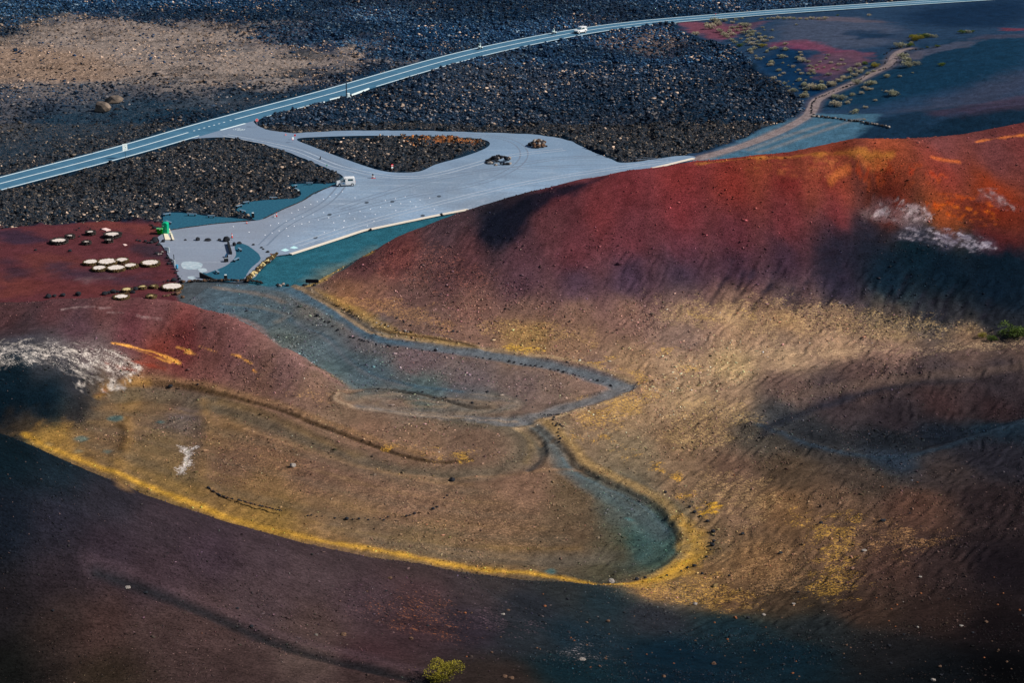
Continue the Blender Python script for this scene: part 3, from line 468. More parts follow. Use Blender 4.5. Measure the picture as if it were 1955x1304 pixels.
salt(catmull([(1868,362),(1895,366),(1925,384),(1938,398)], False, 8), catmull([(1874,370),(1890,380),(1912,394),(1928,402)], False, 8), 26, ((170,134,130),(140,104,104)), .14, .8, (.35, .75), 4, 12)
for l, w, c in (([(358,858),(356,872),(353,886),(349,899)], .1, WH[0]), ([(362,866),(361,880),(363,892)], .03, WH[1]), ([(346,852),(354,858)], .03, WH[1]), ([(372,852),(365,857)], .04, WH[0])):
    line_px(l, c, w, .25, .85, on=HI, amp=.5, sc=.9)
paint_px([(336,848),(358,852),(380,848),(372,864),(368,896),(348,912),(338,896),(350,870)], (208,196,190), .6, 1, 1.2, 1, on=HI, spk=.5)
for l, w in (([(215,655),(250,662),(300,676),(344,696)], .16), ([(262,664),(300,677),(338,692)], .12), ([(238,660),(280,676),(326,694)], .08), ([(338,664),(360,671),(378,679)], .08), ([(352,674),(376,678)], .04), ([(380,662),(400,668),(416,673)], .05), ([(442,677),(458,682)], .22), ([(458,682),(482,696)], .06), ([(484,708),(490,712)], .12)):
    line_px(l, (232,160,74), w, .2, .9, on=HI, amp=.28, sc=2.4)
for l in ([(240,686),(275,696),(312,706)], [(205,695),(235,702),(262,708)], [(185,752),(200,745)]): line_px(l, (146,52,34), .1, .6, .6, on=HI, amp=.8, sc=1.6)
for l in ([(118,590),(150,586),(180,586)], [(205,597),(235,599)], [(260,603),(310,610)], [(190,587),(215,588)]): line_px(l, (168,140,136), .0, .3, .7, on=HI, amp=.5, sc=1.2)
for l in ([(430,600),(500,632),(560,676),(610,706),(650,733)],): line_px(l, (142,106,98), .5, .8, .5, on=HI, amp=.3)
salt(catmull([(140,726),(152,724),(160,734)], False, 8), catmull([(142,738),(152,746),(162,742)], False, 8), 14, WH, .06, .4, (.5, .9), 4, 9); salt(catmull([(196,732),(214,728),(236,738)], False, 8), catmull([(192,744),(212,748),(232,744)], False, 8), 22, WH, .08, .5, (.4, .85), 4, 10)
# --- near slope
line_px([(190,1084),(300,1122),(420,1168),(560,1222),(700,1258),(830,1290)], (84,66,72), 1.0, 1.8, .35, on=HI, amp=.6)
line_px([(190,1093),(300,1133),(420,1182),(560,1238),(700,1275),(820,1302)], (24,30,34), .7, .8, .75, on=HI, amp=.5)
line_px([(1990,792),(1880,835),(1790,864),(1700,880),(1600,868),(1520,846),(1455,815)], (42,56,68), .8, 1.0, .75, on=HI, amp=.4)
line_px([(1460,830),(1480,806),(1540,784),(1620,756),(1720,731),(1850,716)], (30,34,44), .8, .9, .7, on=HI, amp=.5)
line_px([(1500,760),(1620,735),(1760,715),(1955,700)], (98,80,70), 1.0, 1.0, .5, on=HI, amp=.6)
# the climbing track on the right and the worn apron before it
tp = catmull(hit(TRK)[:, :2], False, 8); tw = np.interp(np.arange(len(tp)), [0, 12, 30, 60, 112], [1.4, 1.4, 1.6, 1.2, .9])
q = np.where((Y > 390) & (Y < 560) & (X > 30))[0]; dd = np.full(N, 99.); dd[q] = ldist(tp, X[q], Y[q])
paint(sstep(3.2, 1.2, dd)*.45*PL, (104,92,96)); twl = 1.45-.5*sstep(430, 540, Y); m_trk = sstep(.35, -.25, dd-twl)*PL; paint(m_trk*.85, (140,124,120))
paint(sstep(.4, .15, np.abs(dd-.6))*.4*PL, (120,102,104))
# tracks keep their own grit: no yellow dust on them
m_back = np.maximum(m_back, line_px(BACKT[:6], (104,102,102), 1.2, .7, .85, on=HI, amp=.3)); line_px([(x-5, y-10) for x, y in BACKT[1:5]], (58,50,48), .15, .45, .75, on=HI, amp=.2); line_px([(x+6, y+13) for x, y in BACKT[:5]], (168,140,108), .3, .6, .7, on=HI, amp=.3)
line_px([(648,752),(640,764),(660,776),(720,786),(800,793),(900,799),(985,801)], (156,132,108), .15, .5, .75, on=HI, amp=.25); line_px([(652,752),(700,744),(760,745),(820,756),(860,768),(900,779),(950,778)], (62,52,44), .1, .4, .7, on=HI, amp=.2)
line_px([(950,778),(985,778),(992,770),(960,758),(900,752)], (140,122,106), .15, .6, .6, on=HI, amp=.3); line_px([(1010,795),(1040,789),(1085,779)], (108,104,102), .9, .8, .7, on=HI, amp=.3)
SA *= 1-.9*np.clip(np.maximum(m_back, m_path*1.2), 0, 1)
lum_ = C.mean(1, keepdims=True); C *= .86+.14*sstep(.008, .05, lum_)
np.clip(C, .0005, 1, out=C)
# ------------------------------------------------------------------ materials
def new_mat(name):
    m = bpy.data.materials.new(name); m.use_nodes = True; nt = m.node_tree
    return m, nt, nt.nodes, nt.links, nt.nodes['Principled BSDF']
def mk_noise(ns, ln, coord, scale, detail=3, rough=.6, stretch=None):
    n = ns.new('ShaderNodeTexNoise'); n.inputs['Scale'].default_value = scale; n.inputs['Detail'].default_value = detail; n.inputs['Roughness'].default_value = rough
    if stretch:
        mp = ns.new('ShaderNodeMapping'); mp.inputs['Scale'].default_value = stretch[0]; mp.inputs['Rotation'].default_value = (0, 0, stretch[1])
        ln.new(coord, mp.inputs['Vector']); ln.new(mp.outputs[0], n.inputs['Vector'])
    else: ln.new(coord, n.inputs['Vector'])
    return n.outputs['Fac']
def mk_math(ns, ln, op, a, b=None, c=None):
    n = ns.new('ShaderNodeMath'); n.operation = op
    for k, v in enumerate((a, b, c)):
        if v is None: continue
        if isinstance(v, (int, float)): n.inputs[k].default_value = v
        else: ln.new(v, n.inputs[k])
    return n.outputs[0]
def mk_range(ns, ln, v, a, b, c, d, smooth=False):
    n = ns.new('ShaderNodeMapRange'); n.interpolation_type = 'SMOOTHSTEP' if smooth else 'LINEAR'
    n.inputs[1].default_value = a; n.inputs[2].default_value = b; n.inputs[3].default_value = c; n.inputs[4].default_value = d
    ln.new(v, n.inputs[0]); return n.outputs[0]
def mk_mix(ns, ln, f, a, b, mode='MIX'):
    n = ns.new('ShaderNodeMix'); n.data_type = 'RGBA'; n.blend_type = mode
    for s, v in ((n.inputs[0], f), (n.inputs[6], a), (n.inputs[7], b)):
        if isinstance(v, (int, float)): s.default_value = v
        elif isinstance(v, (tuple, list, np.ndarray)): s.default_value = (*[float(t) for t in v[:3]], 1)
        else: ln.new(v, s)
    return n.outputs[2]
def ground_material():
    m, nt, ns, ln, bs_ = new_mat('volcanic_ash')
    co = ns.new('ShaderNodeTexCoord').outputs['Object']
    c = ns.new('ShaderNodeAttribute'); c.attribute_name = 'Col'; s = ns.new('ShaderNodeAttribute'); s.attribute_name = 'Spk'
    fine = mk_noise(ns, ln, co, 3.6, 4, .7, ((.8, 1.25, 1), -.35)); grain = mk_noise(ns, ln, co, 4.8, 2, .6); mid = mk_noise(ns, ln, co, .35, 5, .6)
    rip = mk_noise(ns, ln, co, 1.0, 4, .65, ((1.1, 2.0, 1), -.45))
    mixn = mk_math(ns, ln, 'ADD', mk_math(ns, ln, 'MULTIPLY', fine, .38), mk_math(ns, ln, 'ADD', mk_math(ns, ln, 'MULTIPLY', grain, .38), mk_math(ns, ln, 'MULTIPLY', rip, .24)))
    t = mk_math(ns, ln, 'ADD', mixn, mk_math(ns, ln, 'MULTIPLY', mk_math(ns, ln, 'SUBTRACT', s.outputs['Alpha'], .5), .42))
    fac = mk_math(ns, ln, 'MULTIPLY', mk_range(ns, ln, t, .44, .58, 0, 1, True), mk_range(ns, ln, s.outputs['Alpha'], .02, .2, 0, .78))
    col = mk_mix(ns, ln, fac, c.outputs['Color'], s.outputs['Color'])
    v = mk_math(ns, ln, 'MULTIPLY', mk_range(ns, ln, mid, .3, .7, .76, 1.24), mk_range(ns, ln, mixn, .39, .61, .5, 1.52))
    col = mk_mix(ns, ln, 1.0, col, v, 'MULTIPLY')
    ln.new(col, bs_.inputs['Base Color']); bs_.inputs['Roughness'].default_value = .95; bs_.inputs['Specular IOR Level'].default_value = .02
    bp = ns.new('ShaderNodeBump'); bp.inputs['Strength'].default_value = .6; bp.inputs['Distance'].default_value = .2
    ln.new(mixn, bp.inputs['Height']); ln.new(bp.outputs[0], bs_.inputs['Normal'])
    return m
def mat(name, c, rough=.7, var=.15, scale=6., metal=0., spec=.3, bump=0., c2=None):
    """procedural surface: base colour broken up by noise (a second colour where given)"""
    m, nt, ns, ln, b = new_mat(name); co = ns.new('ShaderNodeTexCoord').outputs['Object']
    n = mk_noise(ns, ln, co, scale, 4, .6); a = np.asarray(c, float)
    hi = np.asarray(c2, float) if c2 is not None else np.minimum(a*(1+var), 1); lo = a if c2 is not None else a*(1-var)
    ln.new(mk_mix(ns, ln, mk_range(ns, ln, n, .35, .65, 0, 1), lo, hi), b.inputs['Base Color'])
    b.inputs['Roughness'].default_value = rough; b.inputs['Metallic'].default_value = metal; b.inputs['Specular IOR Level'].default_value = spec
    if bump:
        bp = ns.new('ShaderNodeBump'); bp.inputs['Strength'].default_value = bump; bp.inputs['Distance'].default_value = .1
        ln.new(n, bp.inputs['Height']); ln.new(bp.outputs[0], b.inputs['Normal'])
    return m
GROUND = ground_material()
# ------------------------------------------------------------------ ground meshes, split by what they are
def link(name, me, m=None, parent=None):
    o = bpy.data.objects.new(name, me); COL.objects.link(o)
    if m is not None and me is not None and not len(me.materials): me.materials.append(m)
    if parent is not None: o.parent = parent
    return o
def grid_object(name, faces):
    used = np.zeros(N, bool); used[faces.ravel()] = True; ids = np.where(used)[0]; remap = np.zeros(N, np.int32); remap[ids] = np.arange(len(ids))
    me = bpy.data.meshes.new(name); nf = len(faces)
    me.vertices.add(len(ids)); me.vertices.foreach_set('co', np.stack([X[ids], Y[ids], Z[ids]], -1).astype(np.float32).ravel())
    me.loops.add(nf*4); me.loops.foreach_set('vertex_index', remap[faces].ravel())
    me.polygons.add(nf); me.polygons.foreach_set('loop_start', np.arange(0, nf*4, 4, dtype=np.int32))
    me.polygons.foreach_set('use_smooth', np.ones(nf, bool)); me.update(calc_edges=True)
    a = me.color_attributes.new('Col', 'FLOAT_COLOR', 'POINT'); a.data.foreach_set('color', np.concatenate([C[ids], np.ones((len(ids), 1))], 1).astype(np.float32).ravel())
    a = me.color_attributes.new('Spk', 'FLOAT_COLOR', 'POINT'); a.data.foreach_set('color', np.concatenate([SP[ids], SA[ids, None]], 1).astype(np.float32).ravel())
    o = link(name, me, GROUND); o['kind'] = 'structure'; return o
ii = np.arange(NU-1)[None, :]+np.arange(NY-1)[:, None]*NU
FACES = np.stack([ii, ii+1, ii+1+NU, ii+NU], -1).reshape(-1, 4).astype(np.int32)
f0 = FACES[:, 0]
reg = np.zeros(len(FACES), np.int8)                    # 0 valley floor
reg[plain[f0]] = 1; reg[(L > .5)[f0]] = 2
LEFT = hit([(-60,600),(0,584),(100,575),(280,575),(430,604),(480,630),(560,676),(640,728),(560,770),(400,742),(300,731),(230,732),(180,748),(150,798),(0,812),(-60,812)])[:, :2]
LEFT = np.vstack([LEFT, flat([(640,728),(560,672),(480,625),(430,600),(280,570),(0,574),(-60,580)])[::-1]*1.0])
mleft = fmask(catmull(hit([(-60,600),(0,584),(100,575),(280,575),(430,604),(480,630),(560,676),(640,728),(560,770),(400,742),(300,731),(230,732),(180,748),(150,798),(0,812),(-60,812)])[:, :2], True, 4), .1) > .5
mleft |= (Y > 278) & (X < -20) & ~plain & (X < -22-(Y-255)*.2) & (Z > .6)
mr = fmask(catmull(hit([(600,556),(700,626),(800,650),(910,668),(1000,684),(1100,696),(1200,722),(1250,705),(1400,688),(1600,668),(1800,654),(1990,646),(1990,300),(1640,300),(1330,318),(1100,352),(900,405),(690,496)])[:, :2], True, 4), .1) > .5
mr |= (~plain) & (Y > 300) & (X > -32)
FCW = np.array([atz(*p) for p in FC]); fcx = FCW[:, 0]/FCW[:, 1]
mf = (Y < np.interp(X/Y, np.append(fcx, [.06, .2, .4]), np.append(FCW[:, 1]+FCW[:, 2]*.9, [190, 182, 176])))
reg[(mf & ~plain)[f0]] = 5; reg[(mleft & ~plain & ~mf)[f0]] = 4; reg[(mr & ~plain & ~mf)[f0]] = 3
reg[((m_path > .5) & ~plain & ~mf)[f0] & (reg == 0)] = 6; reg[(m_trk > .5)[f0] & (reg == 1)] = 6
for k, nm in enumerate(('valley_ground', 'ash_ground', 'lava_ground', 'red_hill', 'crater_hill', 'near_hill', 'path')):
    fs = FACES[reg == k]
    if len(fs): grid_object(nm, fs)
# ------------------------------------------------------------------ light
SUN_EL, SUN_AZ = math.radians(39), math.radians(-8)       # azimuth measured from +x
sd = Vector((math.cos(SUN_EL)*math.cos(SUN_AZ), math.cos(SUN_EL)*math.sin(SUN_AZ), math.sin(SUN_EL)))
sl = bpy.data.lights.new('sun', 'SUN'); sl.energy = 4.7; sl.angle = math.radians(.5); sl.color = (1, .96, .9)
so = bpy.data.objects.new('sun', sl); COL.objects.link(so); so.rotation_euler = sd.to_track_quat('Z', 'Y').to_euler(); so.location = sd*500
w = bpy.data.worlds.new('World'); S.world = w; w.use_nodes = True; wn = w.node_tree
sky = wn.nodes.new('ShaderNodeTexSky'); sky.sky_type = 'NISHITA'; sky.sun_disc = False; sky.sun_elevation = SUN_EL; sky.sun_rotation = math.atan2(sd.x, sd.y)
wn.links.new(sky.outputs[0], wn.nodes['Background'].inputs['Color']); wn.nodes['Background'].inputs['Strength'].default_value = .07
S.view_settings.view_transform = 'Standard'; S.view_settings.look = 'None'; S.view_settings.exposure = 0
S.render.engine = 'CYCLES'; S.cycles.max_bounces = 4; S.cycles.diffuse_bounces = 2
# ------------------------------------------------------------------ building helpers
def tag(o, label=None, cat=None, group=None, kind=None):
    for k, v in (('label', label), ('category', cat), ('group', group), ('kind', kind)):
        if v: o[k] = v
    return o
def empty(name, loc, rz=0.):
    o = bpy.data.objects.new(name, None); COL.objects.link(o); o.location = loc; o.rotation_euler = (0, 0, rz); o.empty_display_size = .3; return o
class MB:
    def __init__(s): s.v = []; s.f = []
    def add(s, v, f):
        o = len(s.v); s.v += [tuple(map(float, t)) for t in v]; s.f += [tuple(i+o for i in t) for t in f]; return s
    def box(s, c, d, rz=0., top=1.):
        x, y, z = d[0]/2, d[1]/2, d[2]/2; v = []
        for k, zz in ((1, -z), (top, z)):
            for sx, sy in ((-1, -1), (1, -1), (1, 1), (-1, 1)):
                a, b = sx*x*k, sy*y*k; v.append((c[0]+a*math.cos(rz)-b*math.sin(rz), c[1]+a*math.sin(rz)+b*math.cos(rz), c[2]+zz))
        return s.add(v, [(3, 2, 1, 0), (4, 5, 6, 7), (0, 1, 5, 4), (1, 2, 6, 5), (2, 3, 7, 6), (3, 0, 4, 7)])
    def tube(s, pts, r, n=10, caps=True):
        pts = [Vector(p) for p in pts]; rs = r if isinstance(r, (list, tuple)) else [r]*len(pts); v = []; f = []
        for i, p in enumerate(pts):
            t = (pts[min(i+1, len(pts)-1)]-pts[max(i-1, 0)]).normalized(); a = t.orthogonal().normalized(); b = t.cross(a)
            if abs(t.z) < .95: a = Vector((0, 0, 1)).cross(t).normalized(); b = t.cross(a)
            for k in range(n): an = 2*math.pi*k/n; v.append(p+(a*math.cos(an)+b*math.sin(an))*rs[i])
        for i in range(len(pts)-1):
            for k in range(n): f.append((i*n+k, i*n+(k+1) % n, (i+1)*n+(k+1) % n, (i+1)*n+k))
        if caps: f.append(tuple(range(n))[::-1]); f.append(tuple(range((len(pts)-1)*n, len(pts)*n)))
        return s.add(v, f)
    def prism(s, poly, w, axis='y', at=0.):
        """side outline (x,z) given width along y, with a half width per point allowed"""
        n = len(poly); ws = w if isinstance(w, (list, tuple)) else [w/2]*n; v = []
        for sg in (-1, 1):
            for (a, b), h in zip(poly, ws): v.append((a, at+sg*h, b))
        tri = tessellate_polygon([[Vector((a, b, 0)) for a, b in poly]])
        f = [tuple(t) for t in tri]+[tuple(i+n for i in t[::-1]) for t in tri]
        f += [(i, (i+1) % n, n+(i+1) % n, n+i) for i in range(n)]
        return s.add(v, f)
    def disc(s, c, r, n=24, h=0.):
        v = [(c[0]+r*math.cos(2*math.pi*k/n), c[1]+r*math.sin(2*math.pi*k/n), c[2]) for k in range(n)]+[(c[0], c[1], c[2]+h)]
        return s.add(v, [(k, (k+1) % n, n) for k in range(n)])
    def stone(s, c, r, rng, flat_=.8, sub=1):
        v, f = rock_arrays(rng, sub); a = rng.random()*6.28; q = rng.uniform(.8, 1.25)
        R = np.array([[math.cos(a), -math.sin(a), 0], [math.sin(a), math.cos(a), 0], [0, 0, 1]])
        return s.add((v*[q, 1/q, flat_]) @ R.T*r+np.asarray(c), f)
    def build(s, name, m, parent=None, smooth=False, bevel=0.):
        me = bpy.data.meshes.new(name); me.from_pydata(s.v, [], s.f); bm = bmesh.new(); bm.from_mesh(me)
        bmesh.ops.recalc_face_normals(bm, faces=bm.faces)
        if bevel: bmesh.ops.bevel(bm, geom=[e for e in bm.edges if len(e.link_faces) == 2 and e.calc_face_angle(0) > .5], offset=bevel, segments=2, profile=.6, affect='EDGES')
        if smooth:
            for p in bm.faces: p.smooth = True
        bm.to_mesh(me); bm.free(); return link(name, me, m, parent)
_ico = {}
def ico(sub):
    if sub not in _ico:
        b = bmesh.new(); bmesh.ops.create_icosphere(b, subdivisions=sub, radius=1); b.verts.ensure_lookup_table()
        _ico[sub] = (np.array([v.co[:] for v in b.verts]), [tuple(v.index for v in f.verts) for f in b.faces]); b.free()
    return _ico[sub]
def rock_arrays(rng, sub=2):
    v, f = ico(sub); v = v.copy(); r = np.ones(len(v))
    for k in range(7):                       # chop flat facets off a ball
        d = rng.normal(size=3); d /= np.linalg.norm(d); h = rng.uniform(.62, .9); t = v @ d
        v = v-np.maximum(t-h, 0)[:, None]*d
    v = v*(1+rng.normal(size=(len(v), 1))*.06)
    v[:, 2] *= rng.uniform(.8, 1.05); return v, f
def at(px, py, dz=0.):
    p = hit([(px, py)])[0]; x, y = p[0], p[1]
    return Vector((x, y, ground_z(x, y)+dz))
def ground_z(x, y):
    yy = np.searchsorted(ys, y); yy = min(max(yy, 1), NY-1); r = yy-1 if abs(ys[yy-1]-y) < abs(ys[yy]-y) else yy
    c = int(np.argmin(np.abs(us-x/ys[r]))); return float(Z[r*NU+c])
def mpp(p): return math.hypot(p[1], CAMH-p[2])/F        # metres per photo pixel there
def children(o): return [c for c in bpy.data.objects if c.parent == o]
def copy_tree(o, parent=None):
    c = o.copy(); COL.objects.link(c); c.parent = parent
    for ch in list(o.children): copy_tree(ch, c)
    return c
# ------------------------------------------------------------------ materials for things
L_ = lambda *c: lin(c)
M = dict(
 asphalt=mat('asphalt', L_(56,100,126), .85, .12, .35, c2=L_(70,116,142)), white_paint=mat('white_road_paint', L_(226,240,240), .7, .08, 3.),
 lot=None, bed=mat('raked_black_ash', L_(18,76,100), .95, c2=L_(34,96,116), scale=2.2, bump=.4), kerb=mat('pale_kerb_stone', L_(228,214,196), .8, .08, 4),
 rock=mat('dark_basalt', L_(16,20,28), .9, c2=L_(40,42,48), scale=3., bump=.5), tanrock=mat('rusty_basalt', L_(120,88,64), .9, c2=L_(60,46,40), scale=3., bump=.5), palerock=mat('pale_rock', L_(176,164,152), .9, c2=L_(96,90,88), scale=3., bump=.5),
 orange=mat('orange_scoria', L_(160,92,48), .9, c2=L_(96,60,40), scale=3, bump=.4), boulder=mat('weathered_boulder', L_(38,38,42), .9, c2=L_(138,120,104), scale=.6, bump=.6), gravel=mat('pale_gravel', L_(206,190,178), .95, c2=L_(238,224,212), scale=2.4, bump=.5), gravely=mat('yellowish_gravel', L_(206,184,130), .95, .15, 5, bump=.3),
 wall=mat('dark_stone_wall', L_(14,14,18), .9, c2=L_(58,50,46), scale=1.6, bump=.6), wallw=mat('warm_dark_stone_wall', L_(26,20,12), .9, c2=L_(96,76,44), scale=1.6, bump=.6),
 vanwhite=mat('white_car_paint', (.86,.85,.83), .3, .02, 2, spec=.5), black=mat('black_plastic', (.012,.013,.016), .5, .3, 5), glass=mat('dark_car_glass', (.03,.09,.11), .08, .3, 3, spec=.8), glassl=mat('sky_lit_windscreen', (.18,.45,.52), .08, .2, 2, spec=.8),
 tyre=mat('tyre_rubber', (.015,.015,.017), .85, .2, 8), rim=mat('steel_wheel', (.62,.64,.66), .4, .1, 8, metal=.2), red=mat('red_sign_paint', L_(208,34,46), .5, .08, 4), white=mat('white_sign_face', L_(226,238,236), .5, .04, 3),
 steel=mat('galvanised_steel', (.30,.32,.34), .5, .15, 6, metal=.4), dsteel=mat('dark_steel', (.012,.03,.055), .6, .2, 6), pinkpost=mat('weathered_sign_post', L_(170,160,168), .7, .1, 6), teal=mat('turquoise_green_plastic', L_(0,168,118), .45, .06, 3), green=mat('green_plastic', L_(10,124,14), .45, .06, 3), green_lit=mat('sunlit_green_plastic', L_(120,214,130), .45, .06, 3),  # bin lid green has the sunlight on its top painted in
 hivis=mat('green_hi_vis_cloth', L_(70,200,96), .8, .1, 8), leathers=mat('white_riding_suit', L_(214,228,224), .7, .06, 8), skin=mat('skin', (.5,.32,.24), .6, .05, 10), helmet=mat('pale_helmet', L_(220,230,228), .3, .03, 4), visor=mat('dark_visor', (.01,.012,.015), .15, .2, 4),
 wood=mat('grey_timber', L_(92,120,142), .8, c2=L_(130,150,164), scale=4), woodd=mat('dark_timber', L_(24,26,30), .85, .3, 4), blue=mat('blue_panel', L_(70,160,200), .5, .1, 3), concrete=mat('pale_concrete', L_(150,170,180), .9, c2=L_(186,196,200), scale=1.2), sandbag=mat('cream_concrete', L_(240,226,196), .9, .08, 4),
 cone=mat('red_plastic', L_(226,74,62), .5, .06, 4), sign_brown=mat('near_black_board', L_(8,12,28), .6, .2, 3), mark=mat('cyan_white_paint', L_(196,236,236), .7, .06, 3), gtext=mat('green_print', L_(40,130,80), .6, .1, 3), slab=mat('pinkish_slab', L_(240,206,196), .9, .06, 3), stud=mat('white_marker_stone', L_(235,236,240), .8, .04, 6), cover=mat('iron_cover', L_(70,80,92), .7, .1, 6))
# ------------------------------------------------------------------ sheets on the plain
def sheet(name, poly, z, m, holes=(), kind='structure', parent=None):
    loops = [[Vector((a, b, 0)) for a, b in poly]]+[[Vector((a, b, 0)) for a, b in h] for h in holes]
    tri = tessellate_polygon(loops); v = [p for l in loops for p in l]
    me = bpy.data.meshes.new(name); me.from_pydata([(p.x, p.y, z) for p in v], [], [tuple(t) for t in tri])
    b = bmesh.new(); b.from_mesh(me)
    for f in b.faces:
        f.normal_update()
        if f.normal.z < 0: f.normal_flip()
    b.to_mesh(me); b.free(); o = link(name, me, m, parent)
    if kind and parent is None: o['kind'] = kind
    return o
def offset(line, d):
    t = np.gradient(np.asarray(line, float), axis=0); t /= np.hypot(t[:, 0], t[:, 1])[:, None]; d = np.asarray(d)
    return line+np.stack([-t[:, 1], t[:, 0]], -1)*(d[:, None] if d.ndim else d)
def ribbon(name, line, d0, d1, z, m, parent=None, kind='structure'):
    a, b = offset(line, d0), offset(line, d1); n = len(line)
    me = bpy.data.meshes.new(name); me.from_pydata([(*p, z) for p in a]+[(*p, z) for p in b], [], [(i, i+1, n+i+1, n+i) for i in range(n-1)])
    bm = bmesh.new(); bm.from_mesh(me)
    for f in bm.faces:
        f.normal_update()
        if f.normal.z < 0: f.normal_flip()
    bm.to_mesh(me); bm.free(); o = link(name, me, m, parent)
    if parent is None and kind: o['kind'] = kind
    return o
def lot_material():
    m, nt, ns, ln, b = new_mat('fine_grey_grit'); co = ns.new('ShaderNodeTexCoord').outputs['Object']
    big = mk_noise(ns, ln, co, .045, 4, .55); mid = mk_noise(ns, ln, co, .22, 5, .65, ((1, .35, 1), .6)); fine = mk_noise(ns, ln, co, 1.8, 4, .7)
    c = mk_mix(ns, ln, mk_range(ns, ln, big, .38, .62, 0, 1), L_(128,142,158), L_(140,162,184))
    c = mk_mix(ns, ln, mk_range(ns, ln, mid, .5, .75, 0, .55), c, L_(116,136,160)); c = mk_mix(ns, ln, mk_range(ns, ln, mid, .22, .42, .45, 0), c, L_(172,178,190))
    trk = mk_noise(ns, ln, co, .5, 4, .6, ((.16, 1, 1), .42)); c = mk_mix(ns, ln, mk_range(ns, ln, trk, .52, .72, 0, .5), c, L_(112,124,142)); c = mk_mix(ns, ln, mk_range(ns, ln, trk, .28, .45, .45, 0), c, L_(178,186,196))
    v = mk_range(ns, ln, fine, .3, .7, .78, 1.2); c = mk_mix(ns, ln, 1., c, v, 'MULTIPLY')
    sep = ns.new('ShaderNodeSeparateXYZ'); ln.new(co, sep.inputs[0])       # the arm by the gate is browner, as trodden
    c = mk_mix(ns, ln, mk_range(ns, ln, sep.outputs[0], -50, -34, .6, 0), c, L_(132,134,144))
    c = mk_mix(ns, ln, mk_range(ns, ln, sep.outputs[1], 372, 420, 0, .5), c, L_(104,132,158))
    ln.new(c, b.inputs['Base Color']); b.inputs['Roughness'].default_value = .95; b.inputs['Specular IOR Level'].default_value = .15
    bp = ns.new('ShaderNodeBump'); bp.inputs['Strength'].default_value = .25; bp.inputs['Distance'].default_value = .05; ln.new(fine, bp.inputs['Height']); ln.new(bp.outputs[0], b.inputs['Normal'])
    return m
M['lot'] = lot_material()
park = sheet('car_park', PARK, .05, M['lot'], [ISLE])
hw = HW(road_line[:, 1])
road = ribbon('road', road_line, -hw-.55, hw+.55, .062, M['asphalt'])
road_fine = resample(road_line, .6); hwf = HW(road_fine[:, 1])
def mark(a, b, d0, d1):       # painted line between two photo columns
    cxs = pix(road_fine[:, 0], road_fine[:, 1], 0*hwf)[0]; i = np.where((cxs > a) & (cxs < b))[0]
    i = np.arange(i[0], i[-1]+1); l = road_fine[i]; h = hwf[i]
    return ribbon('lane_line', l, d0(h), d1(h), .074, M['white_paint'], road)
mark(-450, 2400, lambda h: h-.22, lambda h: h+.2)
for a, b in ((-450, 356), (474, 575), (690, 2400)): mark(a, b, lambda h: -h-.2, lambda h: -h+.22)
for a, b in ((-450, 362), (446, 2400)): mark(a, b, lambda h: h*0-.2, lambda h: h*0+.2)
for k in range(8): mark(366+k*10, 372.5+k*10, lambda h: h*0-.2, lambda h: h*0+.2)
st = flat([(421,248.5),(470.5,235)]); ribbon('stop_line', resample(st, .8), -.35, .35, .066, M['white_paint'], road)
def text_mesh(body, size, name, m, parent, loc, rot, extrude=0.):
    cu = bpy.data.curves.new(name, 'FONT'); cu.body = body; cu.size = size; cu.align_x = 'CENTER'; cu.align_y = 'CENTER'; cu.extrude = extrude; cu.resolution_u = 2
    t = bpy.data.objects.new('t', cu); me = bpy.data.meshes.new_from_object(t); me.name = name; bpy.data.objects.remove(t); bpy.data.curves.remove(cu)
    o = link(name, me, m, parent); o.location = loc; o.rotation_euler = rot; return o
p = flat([(456, 247.5)])[0]
t = text_mesh('STOP', 1.3, 'stop_lettering', M['white_paint'], road, (p[0], p[1], .07), (0, 0, math.radians(-32))); t.scale = (.85, 2.0, 1)
for k, b in enumerate(BEDS): sheet('ash_bed', b, .07 if k == 2 else .045, M['bed'])
for q in ([(346,505),(352,500),(372,500),(386,504),(384,511),(370,515),(350,513)], [(378,513),(392,513),(396,520),(388,523),(380,518)], [(358,529),(370,528),(374,532),(364,534)]):
    tag(sheet('concrete_pad', catmull(flat(q), True, 4), .058, M['concrete']), kind='structure')
bp_ = [(536,478),(545,474.5),(553,478.5),(544,480.5)]; 
for q in (bp_, [(553,473.5),(561,470),(570,473.5),(562,475.5)]): sheet('painted_diamond', flat(q), .06, M['mark'], parent=park)
M['tyre_mark'] = mat('tyre_worn_grit', L_(112,126,144), .95, .12, 1.5); M['tyre_pale'] = mat('dusty_grit', L_(164,174,186), .95, .1, 1.5)
for k, (q, mm) in enumerate((([(420,256),(540,274),(640,313),(740,341),(900,326),(1100,317),(1200,317)], 'tyre_mark'), ([(600,253.5),(800,254),(960,264),(1000,300),(930,345),(760,380),(600,420)], 'tyre_mark'), ([(664,338),(625,385),(545,430),(500,470)], 'tyre_mark'), ([(1280,307),(1150,325),(1000,350),(850,385),(700,425),(560,470)], 'tyre_pale'), ([(1280,305),(1100,300),(960,320),(800,350),(640,400)], 'tyre_mark'), ([(430,258),(560,285),(660,322),(800,338),(960,300),(1080,285)], 'tyre_pale'))):
    l_ = resample(catmull(flat(q), False, 8), .8)
    for e_ in (-.85, .85): w_ = .12+.1*vnoise(l_[:, 0]*.3, l_[:, 1]*.3+e_); ribbon('tyre_track', l_, e_-w_, e_+w_, .054+.001*k, M[mm], park)
pc = flat([(447,466),(443,472),(446,486),(440,497),(428,507),(412,514),(387,523)]); ribbon('pale_border', resample(catmull(pc, False, 6), .7), -.35, .45, .078, M['lot'], park)
